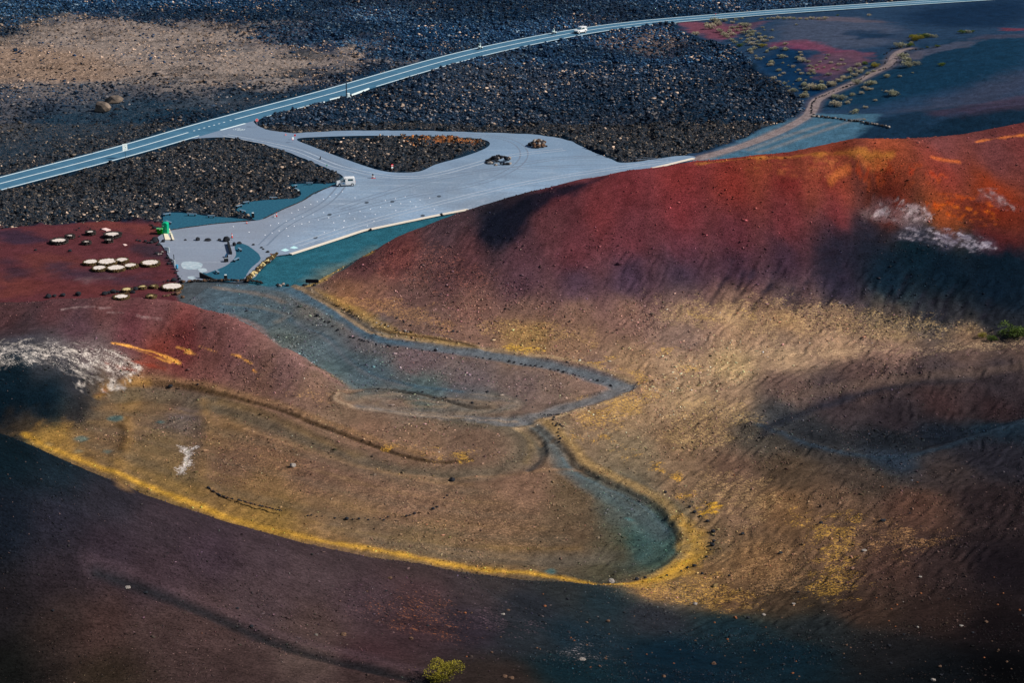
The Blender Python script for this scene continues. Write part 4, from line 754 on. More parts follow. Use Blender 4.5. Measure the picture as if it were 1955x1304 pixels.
for px, py in ((749,385),(700,387),(807,412),(838,375),(602,454),(629,410)): sheet('drain_cover', np.array([flat([(px, py)])[0]+np.array([math.cos(a)*.45, math.sin(a)*.9]) for a in np.linspace(0, 6.28, 13)[:-1]]), .056, M['cover'], parent=park)
def strip_wall(name, pts, h, w, m, label, cat, group=None, z=0., close=False, cr=4):
    l = resample(catmull(flat(pts), close, cr), .5); a, b = offset(l, -w/2), offset(l, w/2); n = len(l)
    v = [(*p, z) for p in a]+[(*p, z) for p in b]+[(*p, z+h) for p in a]+[(*p, z+h) for p in b]
    f = []
    for i in range(n-1): f += [(2*n+i, 2*n+i+1, 3*n+i+1, 3*n+i), (i, i+1, 2*n+i+1, 2*n+i), (n+i, n+i+1, 3*n+i+1, 3*n+i)]
    f += [(0, n, 3*n, 2*n), (n-1, 2*n-1, 4*n-1, 3*n-1)]
    return tag(MB().add(v, f).build(name, m), label, cat, group)
strip_wall('kerb', [(555,486),(608,469),(660,452),(693,441),(708,438),(773,424.5),(843,410),(894,400.5)], .16, .75, M['kerb'], 'long straight cream kerb between grey car park and teal ash strip', 'kerb', z=.02, cr=2)
strip_wall('kerb', [(1236,324),(1280,313.5),(1325,302.5)], .16, .8, M['kerb'], 'short cream kerb at the far right end of the car park', 'kerb', z=.02, cr=2)
edge = M['rock']
rub = np.random.default_rng(3)
def rubble_wall(pts, w, h, step, m, label, cat='stone wall', group=None, rmin=.22, rmax=.42, layers=1, name='stone_wall', m2=None):
    """dry stone wall: one thing of heaped stones"""
    l = resample(catmull(hit(pts)[:, :2], False, 6), step); mb = MB()
    for x, y in l:
        z = ground_z(x, y)
        for k in range(layers):
            for s_ in range(max(1, int(w/.45))):
                r = rub.uniform(rmin, rmax); mb.stone((x+rub.normal()*w*.3, y+rub.normal()*w*.3, max(z, 0)+h*(k+.45)/layers), r, rub, .85, 1)
    o = mb.build(name, m)
    if m2:
        o.data.materials.append(m2); fi = np.zeros(len(o.data.polygons), np.int32); nb = len(fi)//20
        pick = np.repeat(rub.random(nb+1) < .3, 20)[:len(fi)]; o.data.polygons.foreach_set('material_index', pick.astype(np.int32))
    return tag(o, label, cat, group)
rubble_wall([(526,489),(512,500),(496,514),(484,526),(471,538)], .5, .7, .32, M['wallw'], 'diagonal dry stone wall of tan and black stones beside the teal ash strip', layers=2, m2=M['gravely'])
rubble_wall([(347,540),(380,538.5),(420,537.5),(469,538.5),(490,541),(501,544)], .4, .55, .35, M['wall'], 'low dark stone wall along the bottom of the car park', m2=M['tanrock'])
rubble_wall([(318,441),(345,436.5),(400,429),(440,425),(480,421)], .1, .12, .17, M['wall'], 'thin row of black edging stones along the long ash bed', 'stone edging', 'edging of the ash beds', .13, .22, 1, 'stone_edging')
rubble_wall([(503,418),(540,400),(577,384),(600,369),(640,353),(652,346)], .1, .12, .17, M['wall'], 'curving row of black edging stones on the ash bed below the white van', 'stone edging', 'edging of the ash beds', .13, .22, 1, 'stone_edging')
rubble_wall([(1551,222),(1580,225),(1620,230),(1660,236),(1685,240),(1700,244)], .5, .5, .5, M['wall'], 'low rubble wall crossing the blue apron below the cinder track', m2=M['palerock'])
rubble_wall([(397,934),(410,942),(426,950),(446,957)], .12, .22, .3, M['rock'], 'dark stone row, upper left half of the wall on the brown valley slope', rmin=.12, rmax=.24, m2=M['tanrock'])
rubble_wall([(455,958),(480,966),(505,972),(537,979)], .12, .2, .3, M['rock'], 'dark stone row, lower right half of the wall on the brown valley slope', rmin=.1, rmax=.22, m2=M['tanrock'])
rubble_wall([(1033,793),(1050,793.5),(1075,793)], .25, .3, .3, M['rock'], 'short level row of dark stones right of the track fork', rmin=.1, rmax=.2)
rubble_wall([(1064,812),(1072,817),(1078,820)], .2, .25, .3, M['rock'], 'tiny sloping row of dark stones above the lower track', rmin=.1, rmax=.2)
rubble_wall([(636,580),(660,590),(684,606),(690,614)], .8, .2, .5, M['wallw'], 'broken row of dark and yellow stones on the bank above the blue track', rmin=.1, rmax=.25, m2=M['tanrock'])
rubble_wall([(720,615),(735,624),(760,632),(790,638)], .8, .3, .5, M['wallw'], 'wider rubble strip on the yellow bank at the bend of the blue track', rmin=.1, rmax=.25, m2=M['palerock'])
# retaining walls by the lower bed
wd = flat([(381,531),(413,536.5)]); wt = (wd[1]-wd[0])/np.hypot(*(wd[1]-wd[0])); wn = np.array([-wt[1], wt[0]])*.3
tag(MB().add([(*wd[0], .05), (*wd[1], .05), (*(wd[1]+wn), .05), (*(wd[0]+wn), .05), (*wd[0], 1.05), (*wd[1], .12), (*(wd[1]+wn), .12), (*(wd[0]+wn), 1.05)], [(3,2,1,0),(4,5,6,7),(0,1,5,4),(1,2,6,5),(2,3,7,6),(3,0,4,7)]).build('retaining_wall', M['woodd']), 'black wedge of retaining wall at the corner of the lower ash bed', 'wall')
strip_wall('retaining_wall', [(436,466.5),(438,475),(441.5,487)], .5, .4, M['woodd'], 'dark narrow wall beside the pale curved border', 'wall', z=.05, cr=2)
# ------------------------------------------------------------------ lava rubble (nobody could count it)
sdf_strip = np.full(N, 9.); qs = np.where((Y > 300) & (Y < 385))[0]; sdf_strip[qs] = sdf(STRIP, X[qs], Y[qs])
wgt = (rough**1.2*(1-.75*tan)+.04*L)*(np.repeat(np.gradient(ys), NU)*Y*np.tile(np.gradient(us), NY))
wgt[plain & (Y < 380) & (sdf_strip < .5)] = 0
for b in BEDS[:2]:
    q = np.where((Y < 425) & (Y > 330) & (X < -20))[0]; q = q[sdf(b, X[q], Y[q]) < .35]; wgt[q] = 0
wgt[(Y > 660) | (np.abs(X/Y) > .36)] = 0
nr = 225000; pick = RNG.choice(N, nr, p=wgt/wgt.sum())
v0 = []; 
for k in range(10):
    a, b = ico(1); r = np.random.default_rng(k); a = a[:]+r.normal(size=a.shape)*.25; v0.append(a*[1, r.uniform(.7, 1), r.uniform(.55, .95)])
IF = np.array(ico(1)[1])
IV = np.array(v0)*[1.5, 1, .85]; nv = IV.shape[1]
kind = RNG.integers(0, 10, nr); size = np.exp(RNG.normal(-1.85, .52, nr)); size = np.minimum(size*np.where(RNG.random(nr) < .03, 1.5, 1), .5)
size *= np.where(Y[pick] < 445, .78, 1); an = RNG.random(nr)*6.283; ca, sa = np.cos(an), np.sin(an)
V = IV[kind]; tilt = RNG.normal(size=(nr, 1))*.4
V = np.stack([V[:, :, 0], V[:, :, 1]*np.cos(tilt)-V[:, :, 2]*np.sin(tilt), V[:, :, 1]*np.sin(tilt)+V[:, :, 2]*np.cos(tilt)], -1)
V = np.stack([V[:, :, 0]*ca[:, None]-V[:, :, 1]*sa[:, None], V[:, :, 0]*sa[:, None]+V[:, :, 1]*ca[:, None], V[:, :, 2]], -1)*size[:, None, None]
V += np.stack([X[pick]+RNG.normal(size=nr)*.2, Y[pick]+RNG.normal(size=nr)*.3, Z[pick]+size*.25], -1)[:, None, :]
cc = np.zeros((nr, 3)); u_ = RNG.random(nr)
patch = fbm(X[pick], Y[pick], 18, 3)
tanp = .09+.24*sstep(.42, .68, patch)+.25*tan[pick]; 
yy_ = Y[pick]; fr_ = yy_ < 445; far_ = yy_ > 520
def mixk(sel, a, b_, c_, pa, pb):
    q = np.where(sel)[0]; w_ = u_[q]; cc[q] = np.where((w_ < pa)[:, None], lin(a), np.where((w_ < pb)[:, None], lin(b_), lin(c_)))
pp = .06*(patch-.5)*6
mixk(~fr_ & ~far_, (18,36,54), (44,58,74), (98,94,94), .50, .84); mixk(fr_, (16,28,38), (54,54,56), (94,84,74), .48, .80); mixk(far_, (20,46,72), (42,72,98), (88,104,116), .52, .88)  # far rubble tinted blue: distance haze put into its colour
pl = (u_ > .9) & (patch > .56); cc[pl] = lin((160,138,120)); tq = (tan[pick] > .4) & (u_ > .4); cc[tq] = lin((146,124,108))
isl = np.zeros(nr); nearp = np.where(Y[pick] < 440)[0]; isl[nearp] = sdf(ISLE, X[pick][nearp], Y[pick][nearp]) < 0
oc = flat([(845,266)])[0]; orng = (isl > 0) & (np.hypot((X[pick]-oc[0])/7, (Y[pick]-oc[1])/5) < 1.4) & (RNG.random(nr) < .34); cc[orng] = lin((164,104,54))
big_ = fbm(X[pick]*.7, Y[pick], 30, 3); cc *= np.exp(RNG.normal(0, .25, (nr, 1)))*(.55+1.0*sstep(.3, .72, big_))[:, None]
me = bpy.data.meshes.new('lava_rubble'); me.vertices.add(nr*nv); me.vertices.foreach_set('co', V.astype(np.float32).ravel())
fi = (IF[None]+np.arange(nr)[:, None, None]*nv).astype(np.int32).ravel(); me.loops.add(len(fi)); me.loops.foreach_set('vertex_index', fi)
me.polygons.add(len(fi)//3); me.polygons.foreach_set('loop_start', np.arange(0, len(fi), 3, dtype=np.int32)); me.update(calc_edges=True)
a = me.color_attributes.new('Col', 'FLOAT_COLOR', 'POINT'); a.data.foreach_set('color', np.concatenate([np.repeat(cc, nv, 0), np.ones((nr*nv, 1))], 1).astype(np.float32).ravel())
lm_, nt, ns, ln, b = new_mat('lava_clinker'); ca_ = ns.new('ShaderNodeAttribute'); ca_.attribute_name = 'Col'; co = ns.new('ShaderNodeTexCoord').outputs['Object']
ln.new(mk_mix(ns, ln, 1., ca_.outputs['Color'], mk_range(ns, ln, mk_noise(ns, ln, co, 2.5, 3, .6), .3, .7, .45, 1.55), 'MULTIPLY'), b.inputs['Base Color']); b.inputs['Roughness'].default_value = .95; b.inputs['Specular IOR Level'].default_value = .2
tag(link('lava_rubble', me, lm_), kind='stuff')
# ------------------------------------------------------------------ cinder grit on the slopes (nobody could count it)
gw = (~plain)*(np.repeat(np.gradient(ys), NU)*Y*np.tile(np.gradient(us), NY)); gw[(np.abs(X/Y) > .34) | (Y > 345) | (Y < 118)] = 0; gw *= .25+1.5*sstep(.4, .7, fbm(X, Y, 7, 3)); gw *= np.where(Y < 200, 1.5, 1)*np.where(Z > 5, np.where(Y > 230, .3, 1), 1)*(1-.85*np.clip(np.maximum(m_path, m_back)*1.6, 0, 1))
ng = 85000; gp = RNG.choice(N, ng, p=gw/gw.sum()); gs = np.exp(RNG.normal(-3.0, .42, ng))*np.clip(Y[gp]/190, .75, 1.5)
gk = RNG.integers(0, 10, ng); ga = RNG.random(ng)*6.283; G0 = IV[gk]; G1 = np.stack([G0[:, :, 0]*np.cos(ga)[:, None]-G0[:, :, 1]*np.sin(ga)[:, None], G0[:, :, 0]*np.sin(ga)[:, None]+G0[:, :, 1]*np.cos(ga)[:, None], G0[:, :, 2]], -1)*gs[:, None, None]
jx = RNG.normal(size=ng)*.08; G1 += np.stack([X[gp]+jx, Y[gp], Z[gp]+gs*.15], -1)[:, None, :]
gc = np.clip(C[gp]*np.exp(RNG.normal(.12, .55, (ng, 1)))*np.exp(RNG.normal(0, .1, (ng, 3))), .004, .7); pinkish = RNG.random(ng) < .08; gc[pinkish] = np.clip(C[gp][pinkish]*1.8+lin((70,52,44)), 0, .5)
me = bpy.data.meshes.new('cinder_grit'); me.vertices.add(ng*nv); me.vertices.foreach_set('co', G1.astype(np.float32).ravel()); fi = (IF[None]+np.arange(ng)[:, None, None]*nv).astype(np.int32).ravel(); me.loops.add(len(fi)); me.loops.foreach_set('vertex_index', fi)
me.polygons.add(len(fi)//3); me.polygons.foreach_set('loop_start', np.arange(0, len(fi), 3, dtype=np.int32)); me.update(calc_edges=True)
a = me.color_attributes.new('Col', 'FLOAT_COLOR', 'POINT'); a.data.foreach_set('color', np.concatenate([np.repeat(gc, nv, 0), np.ones((ng*nv, 1))], 1).astype(np.float32).ravel())
tag(link('cinder_grit', me, lm_), kind='stuff')
# ------------------------------------------------------------------ vehicles
def wheel(parent, x, y, r, w=.2):
    t = MB().tube([(x, y-w/2, r), (x, y+w/2, r)], r, 20).build('wheel', M['tyre'], parent)
    sg = 1 if y > 0 else -1
    MB().tube([(x, y+sg*(w/2-.02), r), (x, y+sg*(w/2+.012), r)], [r*.66, r*.6], 16).build('rim', M['rim'], t); return t
def loft_body(profile, hw_low, hw_top, z0, z1):
    return profile, [hw_low+(hw_top-hw_low)*max(0, (z-z0)/(z1-z0)) for x, z in profile]
def make_van():
    t = empty('parked_van', (0, 0, 0)); tag(t, 'white high-roofed van with its driver door open on the car park', 'van')
    prof = [(-1.98,.34),(-2.03,.62),(-2.0,1.1),(-1.93,1.62),(-1.85,1.78),(-1.6,1.83),(.05,1.83),(.35,1.76),(1.08,1.14),(1.25,1.06),(1.86,.88),(1.98,.72),(2.02,.5),(1.98,.34),(1.72,.34),(1.66,.56),(1.5,.68),(1.28,.68),(1.1,.56),(1.04,.3),(-1.02,.3),(-1.08,.56),(-1.25,.68),(-1.47,.68),(-1.63,.56),(-1.69,.34)]
    P, Wd = loft_body(prof, .86, .72, .9, 1.83); MB().prism(P, Wd).build('body', M['vanwhite'], t, bevel=.035)
    MB().prism([(1.7,.3),(2.05,.3),(2.07,.52),(1.95,.56),(1.7,.5)], 1.66).build('bumper', M['black'], t, bevel=.02)
    MB().prism([(-2.06,.32),(-1.75,.32),(-1.75,.5),(-2.07,.52)], 1.66).build('bumper', M['black'], t, bevel=.02)
    y = lambda z, e=.006: .86+(.72-.86)*max(0, (z-.9)/.93)+e
    def side_panel(poly, name, m, sg, e=.006, par=t):
        v = [(a, sg*y(b, e), b) for a, b in poly]; return MB().add(v, [tuple(range(len(v)))]).build(name, m, par)
    ws = [(.40,1.72),(1.06,1.17)]; MB().add([(.40,-.66,1.735),(.40,.66,1.735),(1.09,.78,1.165),(1.09,-.78,1.165)], [(0,1,2,3)]).build('windscreen', M['glassl'], t)
    for sg in (-1, 1):
        side_panel([(-1.55,1.18),(-.45,1.18),(-.45,1.6),(-1.5,1.6)], 'side_window', M['glass'], sg)
    side_panel([(.2,1.2),(.92,1.2),(.42,1.62),(.2,1.62)], 'side_window', M['glass'], -1)
    side_panel([(-.12,.42),(.98,.42),(1.02,1.1),(.42,1.68),(-.12,1.7)], 'dark_opening_panel', M['black'], 1)  # flat black panel in place of the unlit cab interior
    MB().add([(-2.0,-.62,1.15),(-2.0,.62,1.15),(-1.945,.6,1.62),(-1.945,-.6,1.62)], [(0,1,2,3)]).build('rear_window', M['glass'], t)
    h = empty('door', (1.0, .89, 0), math.radians(-24)); h.parent = t
    d = MB().prism([(-1.02,.44),(0,.44),(.03,1.06),(-1.02,1.08)], .05).build('door_panel', M['vanwhite'], h, bevel=.015)
    MB().prism([(-1.02,1.08),(-.98,1.08),(-.94,1.62),(-.6,1.62),(-.02,1.08),(.03,1.06),(-.56,1.68),(-1.02,1.68)], .04).build('window_frame', M['vanwhite'], h)
    MB().add([(-.95,.004,1.08),(-.04,.004,1.08),(-.6,.004,1.62),(-.92,.004,1.62)], [(0,1,2,3)]).build('window_glass', M['glass'], h)
    MB().add([(-.72,.03,.7),(-.36,.03,.7),(-.36,.03,.92),(-.72,.03,.92)], [(0,1,2,3)]).build('emblem', M['blue'], h)
    for x in (-1.36, 1.38):
        for yy in (-.74, .74): wheel(t, x, yy, .31)
    for sg in (-1, 1):
        MB().box((1.9, sg*.62, .76), (.12, .3, .16)).build('headlight', M['glassl'], t, bevel=.02); MB().box((-2.02, sg*.72, .95), (.05, .12, .34)).build('tail_light', M['red'], t)
        MB().box((.92, sg*.95, 1.15), (.12, .16, .2)).build('mirror', M['black'], t, bevel=.02)
    return t
v = make_van(); p = at(660, 354.5); v.location = (p.x, p.y, .052); v.rotation_euler.z = math.radians(180+9)
def make_jeep():
    t = empty('off_road_car', (0, 0, 0)); tag(t, 'white boxy off-road car driving on the main road behind two motorcycles', 'car')
    prof = [(-2.0,.5),(-2.02,.9),(-1.98,1.3),(-1.94,1.9),(-1.8,1.98),(.1,1.96),(.25,1.9),(.72,1.22),(.85,1.14),(1.75,1.06),(1.95,.98),(2.0,.6),(1.96,.5),(1.75,.5),(1.7,.72),(1.5,.86),(1.25,.86),(1.05,.72),(.98,.46),(-.95,.46),(-1.02,.72),(-1.2,.86),(-1.45,.86),(-1.65,.72),(-1.72,.5)]
    P, Wd = loft_body(prof, .9, .78, 1.0, 1.98); MB().prism(P, Wd).build('body', M['vanwhite'], t, bevel=.04)
    y = lambda z: .9-.12*max(0, (z-1)/.98)+.006
    for sg in (-1, 1):
        for poly in ([(-.1,1.22),(.58,1.22),(.2,1.8),(-.1,1.8)], [(-1.0,1.24),(-.2,1.24),(-.2,1.78),(-1.0,1.78)], [(-1.8,1.3),(-1.4,1.3),(-1.4,1.72),(-1.8,1.72)]):
            MB().add([(a, sg*y(b), b) for a, b in poly], [tuple(range(4))]).build('side_window', M['glass'], t)
        MB().box((1.97, sg*.66, .88), (.08, .22, .18)).build('headlight', M['glassl'], t); MB().box((-2.02, sg*.74, .95), (.04, .12, .3)).build('tail_light', M['red'], t)
    MB().add([(.27,-.7,1.86),(.27,.7,1.86),(.72,.78,1.25),(.72,-.78,1.25)], [(0,1,2,3)]).build('windscreen', M['glassl'], t)
    MB().box((1.98, 0, .56), (.2, 1.76, .2)).build('bumper', M['black'], t, bevel=.03); MB().box((-2.03, 0, .56), (.14, 1.7, .2)).build('bumper', M['black'], t, bevel=.03)
    MB().box((0, 0, .44), (1.7, 1.7, .12)).build('sill', M['black'], t)
    for x in (-1.33, 1.38):
        for yy in (-.8, .8): wheel(t, x, yy, .38, .24)
    return t
def road_at(px, off):
    cxs = pix(road_fine[:, 0], road_fine[:, 1], 0*hwf)[0]; i = int(np.argmin(np.abs(cxs-px))); t_ = road_fine[i+1]-road_fine[i-1]; t_ /= np.hypot(*t_); n = np.array([-t_[1], t_[0]])
    q = road_fine[i]+n*off; return Vector((q[0], q[1], .064)), math.atan2(t_[1], t_[0])
jp = make_jeep(); p, a = road_at(1100, -1.9); jp.location = p; jp.rotation_euler.z = a+math.pi
# motorcycles and riders
def make_moto():
    t = empty('motorcycle', (0, 0, 0))
    MB().tube([(-.5,0,.62),(-.3,0,.74),(0,0,.8),(.3,0,.86),(.5,0,.84)], [.1,.15,.17,.19,.08], 10).build('body', M['leathers'], t, True)
    MB().prism([(.42,.72),(.78,.82),(.72,1.0),(.5,1.2),(.46,1.0)], .34).build('fairing', M['leathers'], t, bevel=.03)
    MB().add([(.56,-.16,1.14),(.56,.16,1.14),(.42,.14,1.36),(.42,-.14,1.36)], [(0,1,2,3)]).build('windscreen', M['glassl'], t)
    MB().box((-.2, 0, .84), (.6, .24, .08)).build('saddle', M['black'], t, bevel=.02); MB().box((.05, 0, .45), (.5, .3, .36)).build('engine', M['dsteel'], t, bevel=.03)
    MB().tube([(.45,-.35,1.08),(.5,-.1,1.04),(.5,.1,1.04),(.45,.35,1.08)], .02, 8).build('handlebar', M['black'], t)
    for s_ in (-.06, .06): MB().tube([(.74, s_, .32), (.5, s_, .98)], .025, 8).build('fork', M['steel'], t)
    for x in (-.72, .74):
        w_ = MB().tube([(x, -.06, .32), (x, .06, .32)], .32, 20).build('wheel', M['tyre'], t); MB().tube([(x, -.066, .32), (x, .066, .32)], .21, 16).build('rim', M['dsteel'], w_)
    for s_ in (-1, 1): MB().box((-.55, s_*.3, .62), (.46, .16, .34)).build('pannier', M['leathers'], t, bevel=.03)
    MB().box((.8, 0, .94), (.06, .16, .12)).build('headlight', M['glassl'], t); MB().box((-.74, 0, .74), (.05, .16, .08)).build('tail_light', M['red'], t)
    return t
def skin_body(nodes, edges, name, m, parent=None, sub=2):
    """one continuous surface grown round a jointed skeleton (x, y, z, radius); first node is the root"""
    me = bpy.data.meshes.new(name); me.from_pydata([n[:3] for n in nodes], edges, []); o = bpy.data.objects.new(name, me); COL.objects.link(o)
    md = o.modifiers.new('skin', 'SKIN'); sv = me.skin_vertices[0].data
    for i, n in enumerate(nodes): sv[i].radius = (n[3], n[3] if len(n) < 5 else n[4]); sv[i].use_root = i == 0
    o.modifiers.new('sub', 'SUBSURF').levels = sub
    dg = bpy.context.evaluated_depsgraph_get(); dg.update(); me2 = bpy.data.meshes.new_from_object(o.evaluated_get(dg)); me2.name = name
    bpy.data.objects.remove(o); me2.materials.clear(); me2.polygons.foreach_set('use_smooth', np.ones(len(me2.polygons), bool)); return link(name, me2, m, parent)
def make_rider():
    n = [(-.12,0,.98,.15,.17),(-.08,0,1.18,.14,.17),(.02,0,1.4,.13,.19),(.06,0,1.52,.07),(.1,0,1.62,.09),(.12,0,1.72,.1)]; e = [(0,1),(1,2),(2,3),(3,4),(4,5)]
    for s_ in (-1, 1):
        k = len(n); n += [(.04,s_*.2,1.44,.065),(.2,s_*.32,1.24,.05),(.42,s_*.33,1.1,.04),(.05,s_*.14,.94,.095),(.3,s_*.2,.86,.075),(.08,s_*.22,.46,.055),(.2,s_*.22,.4,.045)]
        e += [(2,k),(k,k+1),(k+1,k+2),(0,k+3),(k+3,k+4),(k+4,k+5),(k+5,k+6)]
        h = len(n)                                                          # five fingers closed round the grip
        for j, (dy, ln_) in enumerate(((-.03,.05),(-.01,.055),(.01,.055),(.03,.045))):
            n += [(.45,s_*.34+dy,1.11,.011),(.45+ln_,s_*.34+dy,1.085,.009),(.44+ln_*.6,s_*.34+dy,1.05,.008)]; b_ = h+j*3; e += [(k+2,b_),(b_,b_+1),(b_+1,b_+2)]
        b_ = len(n); n += [(.44,s_*.29,1.08,.012),(.47,s_*.28,1.05,.009)]; e += [(k+2,b_),(b_,b_+1)]
    o = skin_body(n, e, 'person', M['leathers'])
    skin_body([(-.1,0,1.04,.165,.185),(-.07,0,1.2,.158,.185),(.02,0,1.38,.148,.205),(.05,0,1.46,.11,.13)], [(0,1),(1,2),(2,3)], 'vest', M['hivis'], o)
    v_, f_ = ico(3); h = MB().add(v_*[.15,.13,.15]+[.13,0,1.74], f_).build('helmet', M['helmet'], o, True)
    MB().box((.25,0,1.75), (.07,.2,.09)).build('visor', M['visor'], h, bevel=.02)
    MB().add(v_*[.07,.07,.06]+[.2,0,1.66], f_).build('face', M['skin'], o, True)
    return o
mo = make_moto(); rd_ = make_rider()
for k, (px, la, lb) in enumerate(((1067, 'white motorcycle riding just ahead of the white off-road car', 'person in green vest on the motorcycle nearest the white off-road car'), (928, 'white motorcycle alone in front, farthest from the white off-road car', 'person in green vest riding the lone leading motorcycle'))):
    p, a = road_at(px, 2.3)
    m_ = mo if k == 0 else copy_tree(mo); r_ = rd_ if k == 0 else copy_tree(rd_)
    for o in (m_, r_): o.location = p; o.rotation_euler.z = a+math.pi
    tag(m_, la, 'motorcycle', 'escort motorcycles on the road'); tag(r_, lb, 'person', 'riders on the road')
# ------------------------------------------------------------------ signs, poles and cabinets
def sign(name, px, py, h, label, cat='sign', rz=0., post=None):
    p = at(px, py); t = empty(name, (p.x, p.y, p.z-.1), rz); tag(t, label, cat)
    MB().tube([(0, .05, 0), (0, .05, h)], .045, 8).build('post', post or M['steel'], t); return t
def plate(t, name, c, w, h, m, n=4, rot=0., th=.03):
    if n == 4: return MB().box(c, (w, th, h)).build(name, m, t)
    v = [(c[0]+w/2*math.cos(2*math.pi*(k+rot)/n), c[2]+h/2*math.sin(2*math.pi*(k+rot)/n)) for k in range(n)]
    return MB().prism(v, th, at=c[1]).build(name, m, t)
t = sign('road_sign', 240, 303, 3.4, 'tall white rectangular road sign on a dark post beside the main road', rz=.6, post=M['dsteel'])
plate(t, 'sign_face', (0, 0, 2.75), 1.15, 1.6, M['white'])
for c, w_, h_ in (((.12,-.02,2.72), .14, .2), ((-.05,-.02,2.3), .5, .05), ((0,-.02,3.2), .6, .04), ((-.1,-.02,2.95), .4, .04)): plate(t, 'printed_mark', c, w_, h_, M['gtext'] if h_ > .1 else M['steel'], th=.01)
t = sign('stop_sign', 491, 242.5, 2.3, 'red octagonal stop sign at the mouth of the exit lane', rz=.5, post=M['pinkpost'])
pl = plate(t, 'sign_face', (0, 0, 1.95), .84, .84, M['white'], 8, .5); plate(t, 'red_face', (0, -.012, 1.95), .76, .76, M['red'], 8, .5)
text_mesh('STOP', .27, 'lettering', M['white'], t, (0, -.03, 1.95), (math.pi/2, 0, 0))
t = sign('no_entry_sign', 749, 325, 1.2, 'round red no-entry sign with a white plate below on the lava island', rz=.6, post=M['pinkpost'])
plate(t, 'sign_face', (0, 0, 1.15), .6, .6, M['red'], 20); plate(t, 'white_bar', (0, -.02, 1.15), .42, .1, M['white']); plate(t, 'lower_plate', (0, 0, .68), .46, .34, M['white'])
t = sign('no_entry_sign', 563.5, 267, 1.5, 'small red sign behind the white sign at the fork of the lanes', rz=.6, post=M['pinkpost'])
plate(t, 'sign_face', (0, 0, 1.35), .5, .5, M['red'], 20); plate(t, 'black_bar', (0, -.02, 1.35), .34, .1, M['black'])
t = sign('direction_sign', 559.5, 272, 1.6, 'white and red sign on a pale post at the tip of the lava island', rz=.6, post=M['pinkpost'])
plate(t, 'sign_face', (0, 0, 1.2), .5, .62, M['white']); plate(t, 'red_edge', (-.22, -.02, 1.1), .1, .5, M['red'], th=.012); plate(t, 'red_edge', (.05, -.02, .92), .35, .08, M['red'], th=.012)
t = sign('give_way_sign', 545.5, 259, .7, 'small red triangular sign leaning at the kerb of the exit lane', rz=.6, post=M['pinkpost']); plate(t, 'sign_face', (0, 0, .5), .62, .62, M['red'], 3, .75); plate(t, 'white_center', (0, -.02, .5), .26, .26, M['white'], 3, .75)
t = sign('green_sign', 624, 319, .85, 'small bright green arrow sign at the lane edge above the white van', rz=.1, post=M['green']); plate(t, 'sign_face', (0, 0, .7), .5, .4, M['teal'], 3, .25)
p = at(611, 304); t = empty('black_bollard', (p.x, p.y, .05)); tag(t, 'black leaning bollard standing in the lane above the green sign', 'bollard'); MB().tube([(0,0,0),(.12,0,.5),(.16,0,.62)], [.13,.12,.06], 10).build('post', M['black'], t); MB().box((0,0,.03), (.4,.4,.06)).build('base', M['black'], t)
def cone(px, py, label, h=.62, cat='traffic cone', cols=('cone','white')):
    p = at(px, py); t = empty('traffic_cone', (p.x, p.y, max(p.z, .05))); tag(t, label, cat, 'red and white cones'); MB().box((0,0,.03), (.36,.36,.06)).build('base', M['black'], t)
    MB().tube([(0,0,.06),(0,0,h)], [.16,.05], 14).build('cone_body', M[cols[0]], t); MB().tube([(0,0,h*.5),(0,0,h*.72)], [.118,.09], 14).build('band', M[cols[1]], t); return t
cone(524.5, 415.5, 'mostly white traffic cone, left of the pair near the ash bed', .6, cols=('white','cone')); cone(528, 414, 'tall red traffic cone, right of the pair near the ash bed', .85)
cone(471, 427, 'lone small red cone on the car park edge left of the black litter bin', .42); cone(443, 454.5, 'slim faded red cone right of the largest black boulder', .95)
p = at(712, 340.5); t = empty('barrier', (p.x, p.y, .05)); tag(t, 'low red and white barrier block with a black top, right of the white van', 'barrier')
MB().box((-.2,0,.3), (.3,.25,.6)).build('white_block', M['white'], t, bevel=.04); MB().box((.18,-.1,.28), (.3,.25,.56)).build('white_block', M['white'], t, bevel=.04); MB().box((0,.05,.3), (.22,.2,.6)).build('red_block', M['cone'], t, bevel=.03); MB().box((-.02,.05,.78), (.34,.26,.34)).build('black_top', M['black'], t, bevel=.08); MB().box((.1,-.1,.05), (.9,.4,.1)).build('base', M['red'], t)
t = empty('utility_pole', (0, 0, 0)); p = at(661.5, 184); t.location = (p.x, p.y, 0); tag(t, 'tall thin dark utility pole beside the main road', 'pole')
MB().tube([(0,0,0),(.1,0,9.2)], [.16,.08], 12).build('pole', M['dsteel'], t); MB().box((.1,0,9.1), (.5,.1,.1)).build('crossbar', M['dsteel'], t)
for x in (-.1, .3): MB().tube([(x,0,9.15),(x,0,9.4)], .05, 8).build('insulator', M['steel'], t)
p = at(665.5, 189); t = empty('meter_cabinet', (p.x, p.y, 0), .35); tag(t, 'white roadside cabinet at the foot of the utility pole', 'cabinet')
MB().box((0,0,.35), (1.1,1.0,.7)).build('plinth', M['concrete'], t); MB().box((0,.1,1.15), (.7,.6,.9)).build('cabinet_body', M['white'], t, bevel=.06); MB().box((0,-.21,1.12), (.5,.02,.7)).build('door', M['white'], t); MB().box((-1.0,.0,.25), (.9,.9,.5)).build('side_block', M['dsteel'], t)
strip_wall('roadside_wall', [(586,203),(594,202.5),(606,199.5),(620,195)], .35, .3, M['white'], 'low white wall beside the road left of the utility pole', 'wall', z=-.05, cr=3)
strip_wall('roadside_wall', [(629,191),(645,187),(655,184.5)], .35, .3, M['white'], 'short middle piece of the low white wall left of the cabinet', 'wall', z=-.05, cr=3)
strip_wall('roadside_wall', [(671,182),(682,178),(696,173),(705,169.5)], .4, .3, M['white'], 'low white wall beside the road right of the utility pole', 'wall', z=-.05, cr=3)
